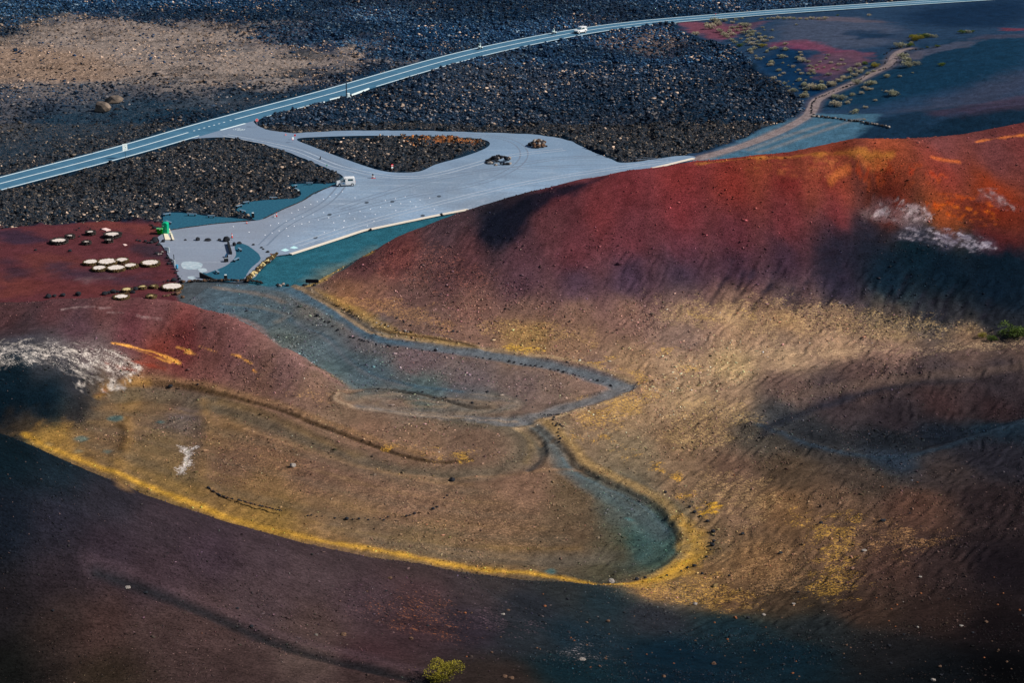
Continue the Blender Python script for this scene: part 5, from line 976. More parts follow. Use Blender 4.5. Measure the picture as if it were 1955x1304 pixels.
def marker(px, py, label, h=1.1, m='cone'):
    p = at(px, py); t = empty('marker_post', (p.x, p.y, p.z-.1)); tag(t, label, 'marker post', 'posts beside the road'); MB().tube([(0,0,0),(0,0,h)], .1, 8).build('post', M['pinkpost'], t); MB().tube([(0,0,h*.7),(0,0,h)], .12, 8).build('cap', M[m], t)
marker(843, 104, 'pale post with a rusty tip in the lava left of the leading motorcycle', 1.4, 'orange'); marker(1366, 29, 'small red and white post on the far road edge at the right', 1.0, 'red')
# notice board at the valley mouth
p = at(596, 544); t = empty('notice_board', (p.x, p.y, p.z-.05), -.05); tag(t, 'long black notice board with rounded ends at the valley mouth', 'notice board')
MB().prism([(-1.05,.42),(1.05,.42),(1.16,.52),(1.16,1.0),(1.05,1.1),(-1.05,1.1),(-1.16,1.0),(-1.16,.52)], .08).build('board', M['sign_brown'], t)
for x in (-.55, .6): MB().box((x, .05, .25), (.1, .1, .5)).build('leg', M['woodd'], t)
# toilet, bin and steps
p = at(316.5, 446); t = empty('portable_toilet', (p.x, p.y, .02), -.15); tag(t, 'turquoise green portable toilet cabin at the left end of the car park', 'toilet cabin')
MB().prism([(-.55,0),(.55,0),(.55,2.0),(.46,2.2),(.2,2.3),(-.2,2.3),(-.46,2.2),(-.55,2.0)], 1.15).build('cabin', M['teal'], t, bevel=.04); MB().box((.02,-.59,1.02), (.8,.03,1.85)).build('door', M['teal'], t, bevel=.01); MB().box((.3,-.62,1.1), (.06,.03,.14)).build('latch', M['gravely'], t); MB().box((-.25,-.62,1.7), (.2,.02,.14)).build('door_sign', M['white'], t)
p = at(306, 447); t = empty('wheelie_bin', (p.x, p.y, .02), -.1); tag(t, 'green wheelie bin with a lid coloured as sunlit left of the portable toilet', 'bin')
MB().box((0,0,.62), (.95,.75,1.0), top=1.2).build('bin_body', M['green'], t, bevel=.04); MB().box((0,.0,1.17), (1.25,1.0,.12)).build('lid', M['green_lit'], t, bevel=.04); MB().box((.1,-.5,1.02), (.14,.05,.12)).build('handle', M['white'], t)
for x in (-.4, .4): MB().tube([(x,-.05,.1),(x,.05,.1)], .1, 10).build('wheel', M['tyre'], t)
def pad(name, q, label, m, z=.075, th=.12):
    f = flat(q); n = len(f); v = [(*a, z) for a in f]+[(*a, z+th) for a in f]; tag(MB().add(v, [tuple(range(n, 2*n))]+[(i, (i+1) % n, n+(i+1) % n, n+i) for i in range(n)]).build(name, m), label, 'slab', 'cream slabs by the toilet')
pad('concrete_slab', [(312.5,447.5),(320,447.5),(326,459),(315.5,459)], 'wide cream slab lying in front of the portable toilet', M['sandbag']); pad('concrete_slab', [(325.5,447),(328.5,447),(333,459),(329,459)], 'narrow cream slab, right of the two before the toilet', M['sandbag'])
for k, (px, py) in enumerate(((321.5,440),(322.5,442.5),(324,445))):
    p = at(px, py); tag(MB().box((0,0,.1), (.55,.45,.2)).build('concrete_step', M['sandbag'], None, bevel=.02), ('cream step nearest the ash bed, beside the toilet', 'middle cream step beside the toilet', 'lowest cream step, just above the narrow slab')[k], 'step', 'steps beside the toilet').location = (p.x, p.y, .05+.06*(2-k))
# panels along the left edge of the car park
for k, (px, py, w_, h_, rz, m_, lb) in enumerate(((318.5,479,.9,.7,-.25,'white','white board near the pale stones, upper of two at the car park edge'), (323,483,.25,1.0,-1.0,'white','narrow white end board beside the upper white board'), (332.3,498.5,.3,1.2,-1.2,'black','dark narrow board above the lower white board at the car park edge'), (333.0,508,.34,1.1,-.6,'white','lower white board standing at the left car park edge'))):
    p = at(px, py); t = empty('board_panel', (p.x, p.y, .03), rz); tag(t, lb, 'board'); MB().box((0,0,h_/2+.05), (w_,.08,h_)).build('panel', M[m_], t); MB().box((0,.06,.2), (.06,.06,.5)).build('leg', M['woodd'], t)
p = at(338, 514); t = empty('litter_bin', (p.x, p.y, .05)); tag(t, 'light blue litter bin at the lower left edge of the car park', 'bin'); MB().tube([(0,0,.15),(0,0,.75)], [.22,.26], 14).build('bin_body', M['blue'], t); MB().tube([(0,0,.72),(0,0,.8)], .28, 14).build('rim', M['blue'], t); MB().box((0,0,.08), (.4,.4,.16)).build('base', M['black'], t)
def post_bin(px, py, h, label, w_=.55):
    p = at(px, py); t = empty('litter_bin', (p.x, p.y, .05), .1); tag(t, label, 'bin'); MB().box((0,0,h/2), (w_,w_,h)).build('bin_body', M['woodd'], t, bevel=.03); MB().box((0,0,h+.05), (w_*.75,w_*.75,.12)).build('cap', M['white'], t, bevel=.03)
post_bin(431, 535, .85, 'square black litter bin with a white cap on the lower ash bed'); post_bin(483, 415.5, .9, 'black litter bin with a white top between the two upper ash beds'); post_bin(570, 371, .75, 'black litter bin beside the two short benches near the van', .5)
p = at(432.2, 492); t = empty('blue_panel', (p.x, p.y, .05), -1.2); tag(t, 'sky blue reclining panel beside the dark narrow wall', 'panel'); MB().add([(-.5,-.2,.2),(.5,-.2,.2),(.5,.2,.75),(-.5,.2,.75)], [(0,1,2,3)]).build('face', M['blue'], t); MB().box((0,.22,.4), (.9,.06,.7)).build('back_frame', M['woodd'], t)
p = at(432, 500); t = empty('dark_crate', (p.x, p.y, .05), .3); tag(t, 'black crate with a white rim below the sky blue panel', 'crate'); MB().box((0,0,.3), (.7,.8,.6)).build('crate_body', M['woodd'], t, bevel=.03); MB().box((0,.2,.62), (.6,.08,.06)).build('rim', M['white'], t)
# benches
def make_bench(): 
    t = empty('bench', (0, 0, 0)); MB().box((0,0,.45), (1.7,.42,.1)).build('seat', M['wood'], t, bevel=.02)
    for x in (-.6, .6): MB().box((x,0,.2), (.14,.36,.4)).build('leg', M['woodd'], t)
    return t
BENCH = [(319,412,.6,'grey bench at the far left corner of the long ash bed',1),(366,412.5,-.12,'longest grey bench in the middle of the long ash bed',1.15),(403,416,-.12,'grey bench at the right end of the long ash bed',.8),(322,427.5,-.8,'pale bench tilted behind the portable toilet',.95),
         (456.5,396.5,.95,'grey bench at the left tip of the upper ash bed, above the rubble',1),(463,406,-.75,'grey bench against the rubble tongue, left of the black bin',1.05),(470,389.5,.5,'grey bench near the left tip of the upper ash bed',.8),(522,381,0,'grey bench at the far side of the upper ash bed',.95),(591,353,0,'grey bench at the far right of the upper ash bed near the van',.85),
         (564,358,1.1,'short white bench standing above the bin near the van',.6),(566,364.5,-.9,'short white bench leaning toward the bin near the van',.75),(458,479.5,-1.1,'pale bench upper right on the lower ash bed',.9),(451,499,1.15,'pale bench in the centre of the lower ash bed',1.05),(415,522.5,-1.1,'pale bench at the lower left of the lower ash bed',.9)]
b0 = make_bench()
for k, (px, py, rz, lb, sc) in enumerate(BENCH):
    o = b0 if k == 0 else copy_tree(b0); p = at(px, py); o.location = (p.x, p.y, .05); o.rotation_euler.z = rz; o.scale = (sc, 1, 1); tag(o, lb, 'bench', 'benches on the ash beds')
# ------------------------------------------------------------------ stone ringed planters on the red flat
def planter(px, py, w, label, gr='gravel', h=.55, thick=.55, low=False, m='wallw', ok=True):
    p = at(px, py); s_ = mpp(p); R = w*s_/2; t = empty('stone_planter', (p.x, p.y, p.z-.03)); tag(t, label, 'planter', 'round stone planters on the red ground')
    rng = np.random.default_rng(int(px*7+py)); mb = MB(); n = max(10, int(2*math.pi*R/.34))
    for k in range(n):
        for lv in range(2):
            a = 2*math.pi*(k+.5*lv)/n+rng.normal()*.05; rr = R-thick*.5+rng.normal()*.05
            mb.stone((rr*math.cos(a), rr*math.sin(a), h*(.28+.5*lv)), rng.uniform(.2, .32), rng, .9, 1)
    mb.build('stone_ring', M[m], t); zt = h*.72 if low else h*.95
    MB().disc((0, 0, zt), R-thick*.55, 28, .05).build('gravel_fill', M[gr], t)
    return t
for a in ((113,463.5,38,'wide planter with black wall and white gravel, leftmost of the upper group','gravel',.75,.7,True,'wall'),(134,455,22,'small black walled planter second from the left in the upper group','gravel',.7,.62,True,'wall'),(173,448,25,'black walled planter with a tiny white middle, topmost of the small ones','gravel',.85,.8,True,'wall'),
          (215,452.5,38,'large black walled planter below the flat pink slab','gravel',.8,.75,True,'wall'),(208,462.5,20,'small black planter touching the large one under the pink slab','gravel',.65,.6,True,'wall'),(165.5,466,22,'small black walled planter in the middle of the upper group, lowest there','gravel',.65,.65,True,'wall'),
          (173.6,504,33,'cream topped planter at the left end of the six clustered discs'),(205,503,42,'large cream topped planter in the back row of the six discs'),(232.7,500,30,'cream topped planter at the right of the back row of six discs'),(189.8,515.5,32,'cream topped planter at the left of the front row of six discs'),
          (222,515,39,'large cream topped planter in the middle of the front row of six discs'),(249.7,510.5,30,'cream topped planter at the right of the front row of six discs'),(287.3,505.5,40,'single cream topped planter standing alone right of the six discs'),(328.5,551,44,'large cream topped planter by the corner of the car park'),
          (293.6,549.5,20,'small planter with yellowish middle, left of the large corner planter','gravely',.5,.55,True),(272,551,19,'small cream topped planter at the upper end of the diagonal stone chain','gravely',.45,.4,False),(242.6,557.5,25,'yellow topped planter in the diagonal stone chain','gravely',.6,.6,False),(231.8,569.5,34,'cream topped planter half sunk behind the crater hill crest','gravel',.35,.5,False),(289,570,24,'dark small planter with a narrow yellowish middle at the hill foot','gravely',.5,.6,True)):
    planter(*a)
# slabs lying on the red ground
for q, lb in (([(193,438),(202,436),(212,439.5),(203,441.5)], 'flat pink slab lying above the large black planter'), ([(234.5,467.5),(239,466.8),(243,468.5),(238,469.6)], 'small pinkish flat stone on the red ground below the slab')):
    pad('flat_slab', q, lb, M['slab'], .0, .15); 
# ------------------------------------------------------------------ stones: a few meshes, copied
def stone_mesh(name, seed, m, sub=2):
    v, f = rock_arrays(np.random.default_rng(seed), sub); me = bpy.data.meshes.new(name); me.from_pydata([tuple(t) for t in v], [], f); me.materials.append(m); return me
SM = {k: [stone_mesh('stone', 40+j+10*i, M[k]) for j in range(4)] for i, k in enumerate(('rock','tanrock','palerock','orange','boulder'))}
srng = np.random.default_rng(11)
def stone(px, py, w, label, cat='stone', group=None, m='rock', name='stone', hgt=.75, asp=1.):
    """a stone w photo pixels wide, its foot at the photo point"""
    p = at(px, py); r = w*mpp(p)*.6; o = bpy.data.objects.new(name, SM[m][int(srng.integers(4))]); COL.objects.link(o)
    o.location = (p.x, p.y, p.z+r*hgt*.55); o.rotation_euler = (0, 0, srng.random()*6.28); o.scale = (r, r*asp, r*hgt); return tag(o, label, cat, group)
# boulders in line along the trodden yard
for px, py, w, h, lb in ((311.5,462,7,1.2,'black boulder left of the cream slabs'),(327.5,459.5,5,1.1,'small black boulder at the foot of the narrow cream slab'),(354,459,5,.9,'lone small black boulder in the boulder line, right of the slabs'),(377.7,459,8.5,1.15,'upright blocky black boulder in the boulder line'),(397,459.5,11.5,.6,'low flat black boulder in the boulder line'),
                          (419,459.5,7,1.0,'small pointed black boulder left of the largest one'),(433,461,12,1.15,'largest black domed boulder of the line'),(442.5,458,4,.5,'tiny flat black stone beside the slim red cone'),(447,469.5,6.5,1.5,'tall narrow black boulder at the top of the lower ash bed'),(457,465.5,8.5,.75,'wide black boulder right of the tall narrow one'),
                          (484,468,5.5,.8,'single black stone on the yard midway to the paired stones'),(499.5,473.5,5.5,.85,'upper stone of the touching black pair'),(502.8,476.5,5,.85,'lower stone of the touching black pair'),(511,482,6.5,.85,'rounded black stone above the orange one')):
    stone(px, py, w, lb, 'boulder', 'boulders lining the yard', 'rock', 'boulder', h)
stone(517.7, 486, 5, 'orange stone at the top of the diagonal wall', 'stone', None, 'orange'); stone(523.6, 490, 5, 'orange and black stone on the end of the diagonal wall', 'stone', None, 'orange')
stone(708, 440, 5, 'black boulder on the cream kerb, left of the two there', 'boulder', 'boulders on the kerb', 'rock', 'boulder', 1.2); stone(842.5, 411, 5, 'taller black boulder of the touching pair on the cream kerb', 'boulder', 'boulders on the kerb', 'rock', 'boulder', 1.2); stone(846, 411.5, 4, 'lower black boulder of the touching pair on the cream kerb', 'boulder', 'boulders on the kerb', 'rock', 'boulder', .8)
stone(197, 213, 30, 'big pale lit boulder, lower left of the pair on the ash plain', 'boulder', 'boulder pair beyond the road', 'boulder', 'boulder', .8); stone(217.5, 196, 30, 'big boulder with a flat pale top, upper right of the pair on the ash plain', 'boulder', 'boulder pair beyond the road', 'boulder', 'boulder', .55)
stone(205, 210, 14, 'smaller dark boulder wedged between the boulder pair', 'boulder', 'boulder pair beyond the road', 'rock', 'boulder', .6); stone(224, 211, 9, 'small dark boulder right below the boulder pair', 'boulder', 'boulder pair beyond the road', 'rock', 'boulder', .6)
stone(600, 545.5, 6, 'dark stone at the foot of the notice board', 'stone', None, 'rock'); stone(582, 546, 9, 'flat dark stone left of the notice board', 'stone', None, 'rock', hgt=.4)
for k, (px, py, w, m) in enumerate(((530,544,6,'rock'),(535,545.5,7,'palerock'),(540,543.5,7,'palerock'),(549,545,6,'rock'))): stone(px, py, w, ('dark stone at the left end of the heap at the valley mouth','pale stone low in the heap at the valley mouth','pale stone topping the heap at the valley mouth','dark stone apart on the right of the heap at the valley mouth')[k], 'stone', 'stone heap at the valley mouth', m)
# rock mounds in the car park
def mound(px, py, w, h, label, seed, top):
    p = at(px, py); s_ = mpp(p); R = w*s_/2; rng = np.random.default_rng(seed); mb = MB(); nn = 46
    for k in range(nn):
        q = math.sqrt(rng.random()); a = rng.random()*6.28; mb.stone((R*q*math.cos(a), R*1.1*q*math.sin(a), h*(1-q*q)*.8), rng.uniform(.3, .75), rng, .8, 1)
    o = mb.build('rock_mound', M['tanrock']); o.data.materials.append(M['rock']); o.data.materials.append(M['palerock']); f = np.repeat(rng.choice([0, 1, 1, 2], nn), 80); o.data.polygons.foreach_set('material_index', f[:len(o.data.polygons)].astype(np.int32)); o.location = (p.x, p.y, .05); return tag(o, label, 'rock mound', 'rock islands in the car park')
mound(954, 309, 52, 1.5, 'low greenish grey rock mound with a peak, lower left of the two islands', 5, 1); mound(1027, 279, 36, 1.8, 'compact brown rock mound, upper right of the two islands', 6, 1)
# white marker stones in rows
DOTS1 = [(506,449),(519.4,445),(532.8,441),(546.6,436.3),(561.6,432.3),(576,428),(590.2,424),(607.5,420),(627.4,416),(647.7,412.2),(667.3,408),(687.2,404),(707,400),(726.4,396),(745.5,392.5),(764.7,389),(783,385.2),(801.8,382),(820.2,378.2)]
DOTS2 = [(475.4,443.5),(516.5,430.8),(531.6,426.3),(546.6,422.2),(561.3,418),(577.9,414),(597.5,410.3),(617.8,406.3),(735.7,383.2),(755,379.6),(773.4,376)]
DOTS3 = [(445.6,433),(556.8,406.7),(569.3,401),(581.6,395.8),(593.2,390.6),(605.5,385.2),(617.4,380.3),(629.8,375.6),(641.3,371),(653.6,366.4)]
DOTS4 = [(550,451),(619,444),(638,439.2),(655.8,434.3),(656.6,422.2),(677,418),(696.8,414),(716.2,409.8),(755.4,402.2),(793.6,394.8),(636.8,425.7),(657,421.6),(701.2,431.5),(655.7,434.4),(713.8,422.5),(828.8,399.2),(677.6,377.9)]
for D_, lb in ((DOTS1, 'white marker stone in the brightest row across the middle of the car park'), (DOTS2, 'white marker stone in the faint row just above the brightest one'), (DOTS3, 'white marker stone in the row curving along the ash bed toward the van'), (DOTS4, 'white marker stone scattered between the brightest row and the cream kerb')):
    for px, py in D_:
        p = at(px, py); o = bpy.data.objects.new('marker_stone', SM['palerock'][1]); COL.objects.link(o); o.location = (p.x, p.y, .06); o.scale = (.13, .14, .09)
        if 'studme' not in globals(): studme = SM['palerock'][1].copy(); studme.materials.clear(); studme.materials.append(M['stud'])
        o.data = studme; tag(o, lb, 'marker stone', lb[19:].replace('in the ', ''))
# stone rows along the valley tracks
def row(pts, cw, label, group, m='rock', dx=0, dy=0, sc=1.):
    for i, q in enumerate(pts): stone(dx+q[0]*sc+srng.normal()*1.1, dy+q[1]*sc+srng.normal()*.5, (q[2] if len(q) > 2 else cw)*srng.uniform(.5, 1.3), label, 'stone', group, m)
k_ = 1/2.793
row([(130,178,9),(150,195),(168,205),(185,215,5.5),(212,232),(240,250,5),(270,268),(300,285),(325,292),(350,298),(365,304),(380,310),(400,315),(440,325),(475,330),(500,336),(520,340,5),(560,348),(600,350),(630,352),(690,360),(725,362),(760,363,6),(800,372),(850,378),(970,392),(1010,400),(1050,402),(1100,408),(1150,413),(1180,420),(1215,427),(1240,433),(1265,438),(1290,443),(1320,448),(1370,456),(1410,464),(1440,472),(1465,480),(1490,486),(1510,490,5),(1530,494),(1550,498,5),(1600,512),(1625,517),(1650,522),(1690,540,5)],
    4.2, 'small dark stone edging the lower side of the blue track', 'stones edging the blue track', 'rock', 560, 540, k_)
row([(545,190),(590,212,5),(620,230,5),(675,225),(725,233),(765,240),(790,246),(820,250),(850,263,4.5),(875,268),(895,275),(940,287),(990,297),(990,330)], 3.5, 'small dark stone in the dotted row above the yellow bank', 'stones above the yellow bank', 'rock', 560, 540, k_)
row([(280,588,5.5),(375,570,5.5),(465,565),(690,578),(790,608),(815,615,4.5),(880,632,4.5),(950,648,7),(995,652),(1025,652),(955,575,5),(1035,583,4.5),(1190,608,4.5),(1240,628)], 3.6, 'small dark stone around the oval loop in mid valley', 'stones around the oval loop', 'rock', 560, 540, k_)
row([(1390,725),(1387,742),(1385,760),(1400,775),(1410,790),(1412,805),(1415,820),(1420,835),(1420,850)], 4, 'small stone in the short upright row right of the track fork', 'stones by the track fork', 'rock', 560, 540, k_)
row([(1765,218,8),(1862,270,5),(1887,296,6),(1917,320,7.5),(1945,343,6),(1983,377,6),(2011,420,7),(2020,440,5),(2018,474,6),(2014,488,7),(2001,517,5),(1977,558,7.5),(1958,582,6),(1915,607,6.5),(1880,617,6.5),(1848,634,7),(1770,664,5),(1655,676,7),(1605,687,8),(1955,653,5),(2003,656,5),(2100,665,4.5)], 6, 'dark stone in the wide arc outside the yellow bend', 'stones in an arc outside the yellow bend', 'rock', 640, 864, k_)
stone(640+1470*k_, 864+702*k_, 12, 'whitish stone on the yellow rim at the bottom of the bend', 'stone', None, 'palerock'); stone(640+622*k_, 864+142*k_, 10, 'round black boulder alone in the middle of the brown slope', 'boulder', None, 'rock', 'boulder'); stone(1562*k_, 560+932*k_, 11, 'half lit boulder alone on the rippled brown slope', 'boulder', None, 'palerock', 'boulder')
row([(1640,1180),(1665,1184),(1690,1190),(1720,1193),(1750,1195),(1790,1195),(1850,1200,6),(1880,1203),(1910,1207,5),(1970,1213),(2050,1214),(2200,1217)], 4, 'small dark stone trailing right from the dark wall on the slope', 'stones trailing from the slope wall', 'rock', 0, 560, k_)
row([(65,350,5),(130,357,5.5),(155,356),(205,352),(240,352,5),(280,348),(320,348),(350,345),(375,340),(395,336),(425,330,5),(525,304,8),(540,296,5),(580,240),(595,228)], 4, 'small dark stone in the curved dotted row across the lower slope', 'stones in the curved row on the slope', 'rock', 640, 864, k_)
row([(325,736,9),(380,738,5),(905,480,0)][:2], 6, 'dark stone on the rim track above the yellow lobe', 'stones on the rim track')
# edging of the climbing track and its wall end
row([(165,1085,5),(163,1072),(165,1060),(162,1045),(160,1030),(162,1010),(165,990),(168,975),(172,960),(180,945),(190,930),(202,918),(215,908),(240,898),(265,888),(288,879),(310,870),(330,862),(350,855),(375,845),(400,835),(435,823),(462,812),(490,800),(515,790,5),(565,775)], 3.4, 'dark stone on the right edge of the cinder track, lower part', 'edging of the lower cinder track', 'rock', 1520, 20, 1/5.432)
row([(660,718),(672,711),(685,705),(700,695),(715,685),(740,670),(860,618),(880,611),(905,605),(935,600),(990,580),(1010,560),(1025,546),(1040,530),(1040,505),(1065,460),(1100,440),(1130,430),(1180,412),(1210,406),(1250,400),(1280,396),(1310,392),(920,545),(930,520),(935,490),(920,450),(930,443),(950,440),(960,420),(975,410),(990,400),(1040,385)], 3, 'dark stone along the upper cinder track', 'edging of the upper cinder track', 'rock', 1520, 20, 1/5.432)
stone(1520+742/5.432, 20+1175/5.432, 6, 'blocky black stone on the rubble wall below the track', 'stone', None, 'rock', hgt=1); stone(1520+182/5.432, 20+1100/5.432, 7, 'black and white stone at the corner of the rubble wall', 'stone', None, 'palerock')
# dark stones on the red ground
for px, py, w in ((92,568,11),(104,566,8),(120,565,10),(150,564,11)): stone(px, py, w, {92:'largest black stone, leftmost of four on the hill crest',104:'small black stone second of four on the hill crest',120:'black stone with a pale side, third of four on the hill crest',150:'grey brown stone, rightmost of four on the hill crest'}[px], 'stone', 'stones on the crater hill crest', 'rock')
row([(200,563,10),(208,561,7),(216,560,9),(226,558,7),(252,559,9),(258,554,8),(262,552,8)], 8, 'dark stone in the diagonal chain of stones and planters', 'stones of the diagonal chain')
row([(312,566,7),(318,565,8),(324,563,8),(331,563,9),(338,562,8),(343,560,7),(348,567,4),(349,570,5)], 7, 'dark stone in the low heap below the large corner planter', 'stones below the corner planter', 'tanrock')
row([(262,460,6),(268,461,6),(275,462,8),(283,464,8),(289,465,9),(296,463,9),(299,458,8),(303,466,8),(300,441,8),(296,436,8),(291,432,8),(286,430,7),(302,436,7)], 8, 'dark stone in the rubble ending by the portable toilet', 'rubble near the toilet')
row([(298,485,7),(304,483,6),(310,486,6),(322,492,7),(326,498,7),(330,503,6),(322,505,6),(336,522,6),(340,528,7),(344,534,7),(330,537,8),(322,538,8),(312,539,7)], 7, 'dark stone along the left edge of the car park', 'stones on the left car park edge')
for px, py, lb in ((302,486,'white stone in the black heap at the car park edge, left one'),(307,485.5,'white stone in the black heap at the car park edge, right one'),(309.5,481.5,'white stone above the black heap at the car park edge')): stone(px, py, 4.5, lb, 'stone', None, 'palerock')
row([(151,436.5),(141,438),(146,439.5),(168,434),(173,437),(190,438),(196,445),(118,452),(152,452),(70,478,5),(134,480,6)], 3.5, 'tiny dark stone scattered among the upper planters', 'stones among the upper planters')
# pebbles on the near slope
pr = np.random.default_rng(21)
for k in range(190):
    px = pr.uniform(780, 1955) if k < 150 else pr.uniform(0, 1955); py = pr.uniform(1128, 1300)
    if k >= 150 and k < 175: px, py = pr.uniform(1180, 1900), pr.uniform(900, 1130)
    if py < 1128-(px-1100)*-.05 and px < 1150: continue
    if px < 700 and pr.random() < .55: continue
    mt = pr.choice(['tanrock','rock','palerock','orange'], p=[.45,.33,.02,.2]); zone = 'left' if px < 700 else 'middle' if px < 1300 else 'right'
    w = float(np.clip(np.exp(pr.normal(1.2, .4)), 2.0, 8)); c_ = {'tanrock':'brown','rock':'dark','palerock':'pale','orange':'rusty'}[mt]; z_ = {'left':'the purple near slope','middle':'the dark near slope below the yellow rim','right':'the dark slope at the lower right'}[zone]
    stone(px, py, w, f'small {c_} pebble scattered on {z_}', 'pebble', f'{c_} pebbles on {z_}', mt, 'pebble', .6)
for px, py, w, m, lb in ((244,1121,15,'palerock','pale boulder on the purple slope beside the gully'),(278,1131,12,'rock','dark stone right below the pale boulder on the purple slope'),(480,1199,11,'rock','dark stone in the gully of the purple slope'),(745,1105,11,'tanrock','brown stone just below the yellow rim'),(960,1176,10,'palerock','whitish stone in the middle of the dark slope'),(970,1168,9,'tanrock','brown stone above the whitish one on the dark slope'),(655,1213,16,'tanrock','long brown log-like stone at the left of the dark slope'),
                        (1112,1262,17,'palerock','largest pale flat stone at the lower middle'),(963,1295,14,'tanrock','brown stone right of the bottom shrub, left one of two'),(976,1298,15,'tanrock','brown stone right of the bottom shrub, right one of two'),(1120,1189,9,'tanrock','tan stone on the dark slope right of centre'),(785,1221,13,'tanrock','flat brown stone above the bottom shrub'),(1650,1050,13,'palerock','white boulder on the yellow speckled slope'),(1515,1154,9,'palerock','white stone at the lower edge of the yellow speckle'),(1757,1101,8,'palerock','pale stone on the brown slope far right'),
                        (1490,1058,12,'rock','dark flat stone between the bend and the yellow speckle'),(1686,995,16,'rock','long dark stone on the slope above the white boulder'),(1327,1155,12,'palerock','cream stone at the shadow edge below the bend'),(1458,1175,10,'palerock','pale flat stone on the dark slope below the yellow'),(1267,1293,11,'tanrock','rusty stone at the bottom edge, right of middle'),(1363,1268,14,'tanrock','rusty long stone near the bottom, right of middle'),(1782,1300,13,'palerock','pale stone at the bottom edge on the far right'),(1835,1198,10,'palerock','pale stone high on the dark right slope')):
    stone(px, py, w*.7, lb, 'stone', None, m, hgt=.5)
# ------------------------------------------------------------------ shrubs
def leaf_material(name, a, b_):
    m, nt, ns, ln, b = new_mat(name); c = ns.new('ShaderNodeAttribute'); c.attribute_name = 'Col'
    ln.new(mk_mix(ns, ln, c.outputs['Fac'], L_(*a), L_(*b_)), b.inputs['Base Color']); b.inputs['Roughness'].default_value = .8; b.inputs['Specular IOR Level'].default_value = .2; return m
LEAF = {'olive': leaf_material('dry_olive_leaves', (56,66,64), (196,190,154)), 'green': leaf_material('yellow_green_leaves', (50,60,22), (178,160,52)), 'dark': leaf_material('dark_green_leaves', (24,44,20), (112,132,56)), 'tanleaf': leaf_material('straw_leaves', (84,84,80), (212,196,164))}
def shrub_mesh(seed, n, m, leaf=.16):
    """a dome of small leaf blades: thin at the rim, clumped, leaf colour paler towards the top"""
    rng = np.random.default_rng(seed); nb = 9; bl = np.stack([rng.uniform(-.6, .6, nb), rng.uniform(-.6, .6, nb), rng.uniform(.1, .55, nb)], -1); br = rng.uniform(.28, .5, nb)
    v = []; f = []; cvals = []
    for k in range(n):
        j = int(rng.integers(nb)); d = rng.normal(size=3); d[2] = abs(d[2])*.9-.1; d /= np.linalg.norm(d); c = bl[j]+d*br[j]*rng.uniform(.7, 1.08)
        if c[2] < 0: c[2] = abs(c[2])*.4
        t = d*.7+rng.normal(size=3)*.5+np.array([0, 0, .4]); t /= np.linalg.norm(t); s_ = np.cross(t, rng.normal(size=3)); s_ /= np.linalg.norm(s_); l = leaf*rng.uniform(.6, 1.3)
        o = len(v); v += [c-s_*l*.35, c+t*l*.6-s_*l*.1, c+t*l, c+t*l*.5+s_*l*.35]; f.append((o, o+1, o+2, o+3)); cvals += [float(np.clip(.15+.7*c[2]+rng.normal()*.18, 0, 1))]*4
    me = bpy.data.meshes.new('foliage'); me.from_pydata([tuple(t) for t in v], [], f); a = me.color_attributes.new('Col', 'FLOAT_COLOR', 'POINT')
    a.data.foreach_set('color', np.repeat(np.array(cvals)[:, None], 4, 1).astype(np.float32).ravel()); me.materials.append(m); return me
def stem_mesh(seed):
    rng = np.random.default_rng(seed); mb = MB()
    for k in range(7): a = rng.random()*6.28; r = rng.uniform(.25, .6); mb.tube([(0,0,-.05),(r*.5*math.cos(a),r*.5*math.sin(a),.25),(r*math.cos(a),r*math.sin(a),.55)], [.04,.03,.015], 5)
    o = mb.build('stems', M['woodd']); me = o.data; bpy.data.objects.remove(o); return me
SH = {k: [shrub_mesh(60+j+10*i, 620 if k != 'dark' else 2200, LEAF[k], .17 if k != 'dark' else .09) for j in range(3)] for i, k in enumerate(LEAF)}; ST = [stem_mesh(5), stem_mesh(6)]
SH['green'] = [shrub_mesh(90, 3200, LEAF['green'], .075), shrub_mesh(91, 900, LEAF['green'], .14)]
hr = np.random.default_rng(31)
def shrub(px, py, w, label, group, kind_='olive', h=.8, var=None):
    """w photo pixels wide, its middle at the photo point"""
    p = at(px, py+w*.12); r = w*mpp(p)*.58; t = empty('shrub', p, hr.random()*6.28); t.scale = (r, r, r*h); tag(t, label, 'shrub', group)
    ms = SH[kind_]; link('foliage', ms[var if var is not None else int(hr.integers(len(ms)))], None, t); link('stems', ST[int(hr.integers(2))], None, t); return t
A_ = """500,140,60 560,185,130 640,145,100 590,115,120 700,110,80 790,130,60 830,100,50 900,85,40 880,150,60 950,165,110 670,225,90 720,270,90 400,260,90 790,190,70 800,260,80 770,215,50 850,215,60 905,235,60 980,240,110 1030,225,50 1150,210,30 1240,212,40 1130,180,40 1100,255,60 1150,285,60 1100,295,60 800,320,70 825,345,60 885,305,40 940,345,50 960,320,60 1005,310,60 1040,315,50 1010,365,90 1130,330,80 1165,330,60 1080,375,60 1045,415,70 980,435,80 1000,460,60 1220,300,60 530,160,70 610,150,60 690,250,70 760,235,50 930,200,60 990,200,50 960,280,60 1060,340,50 1120,300,50 860,180,50 920,150,50 1000,265,70 745,290,50 380,240,40"""
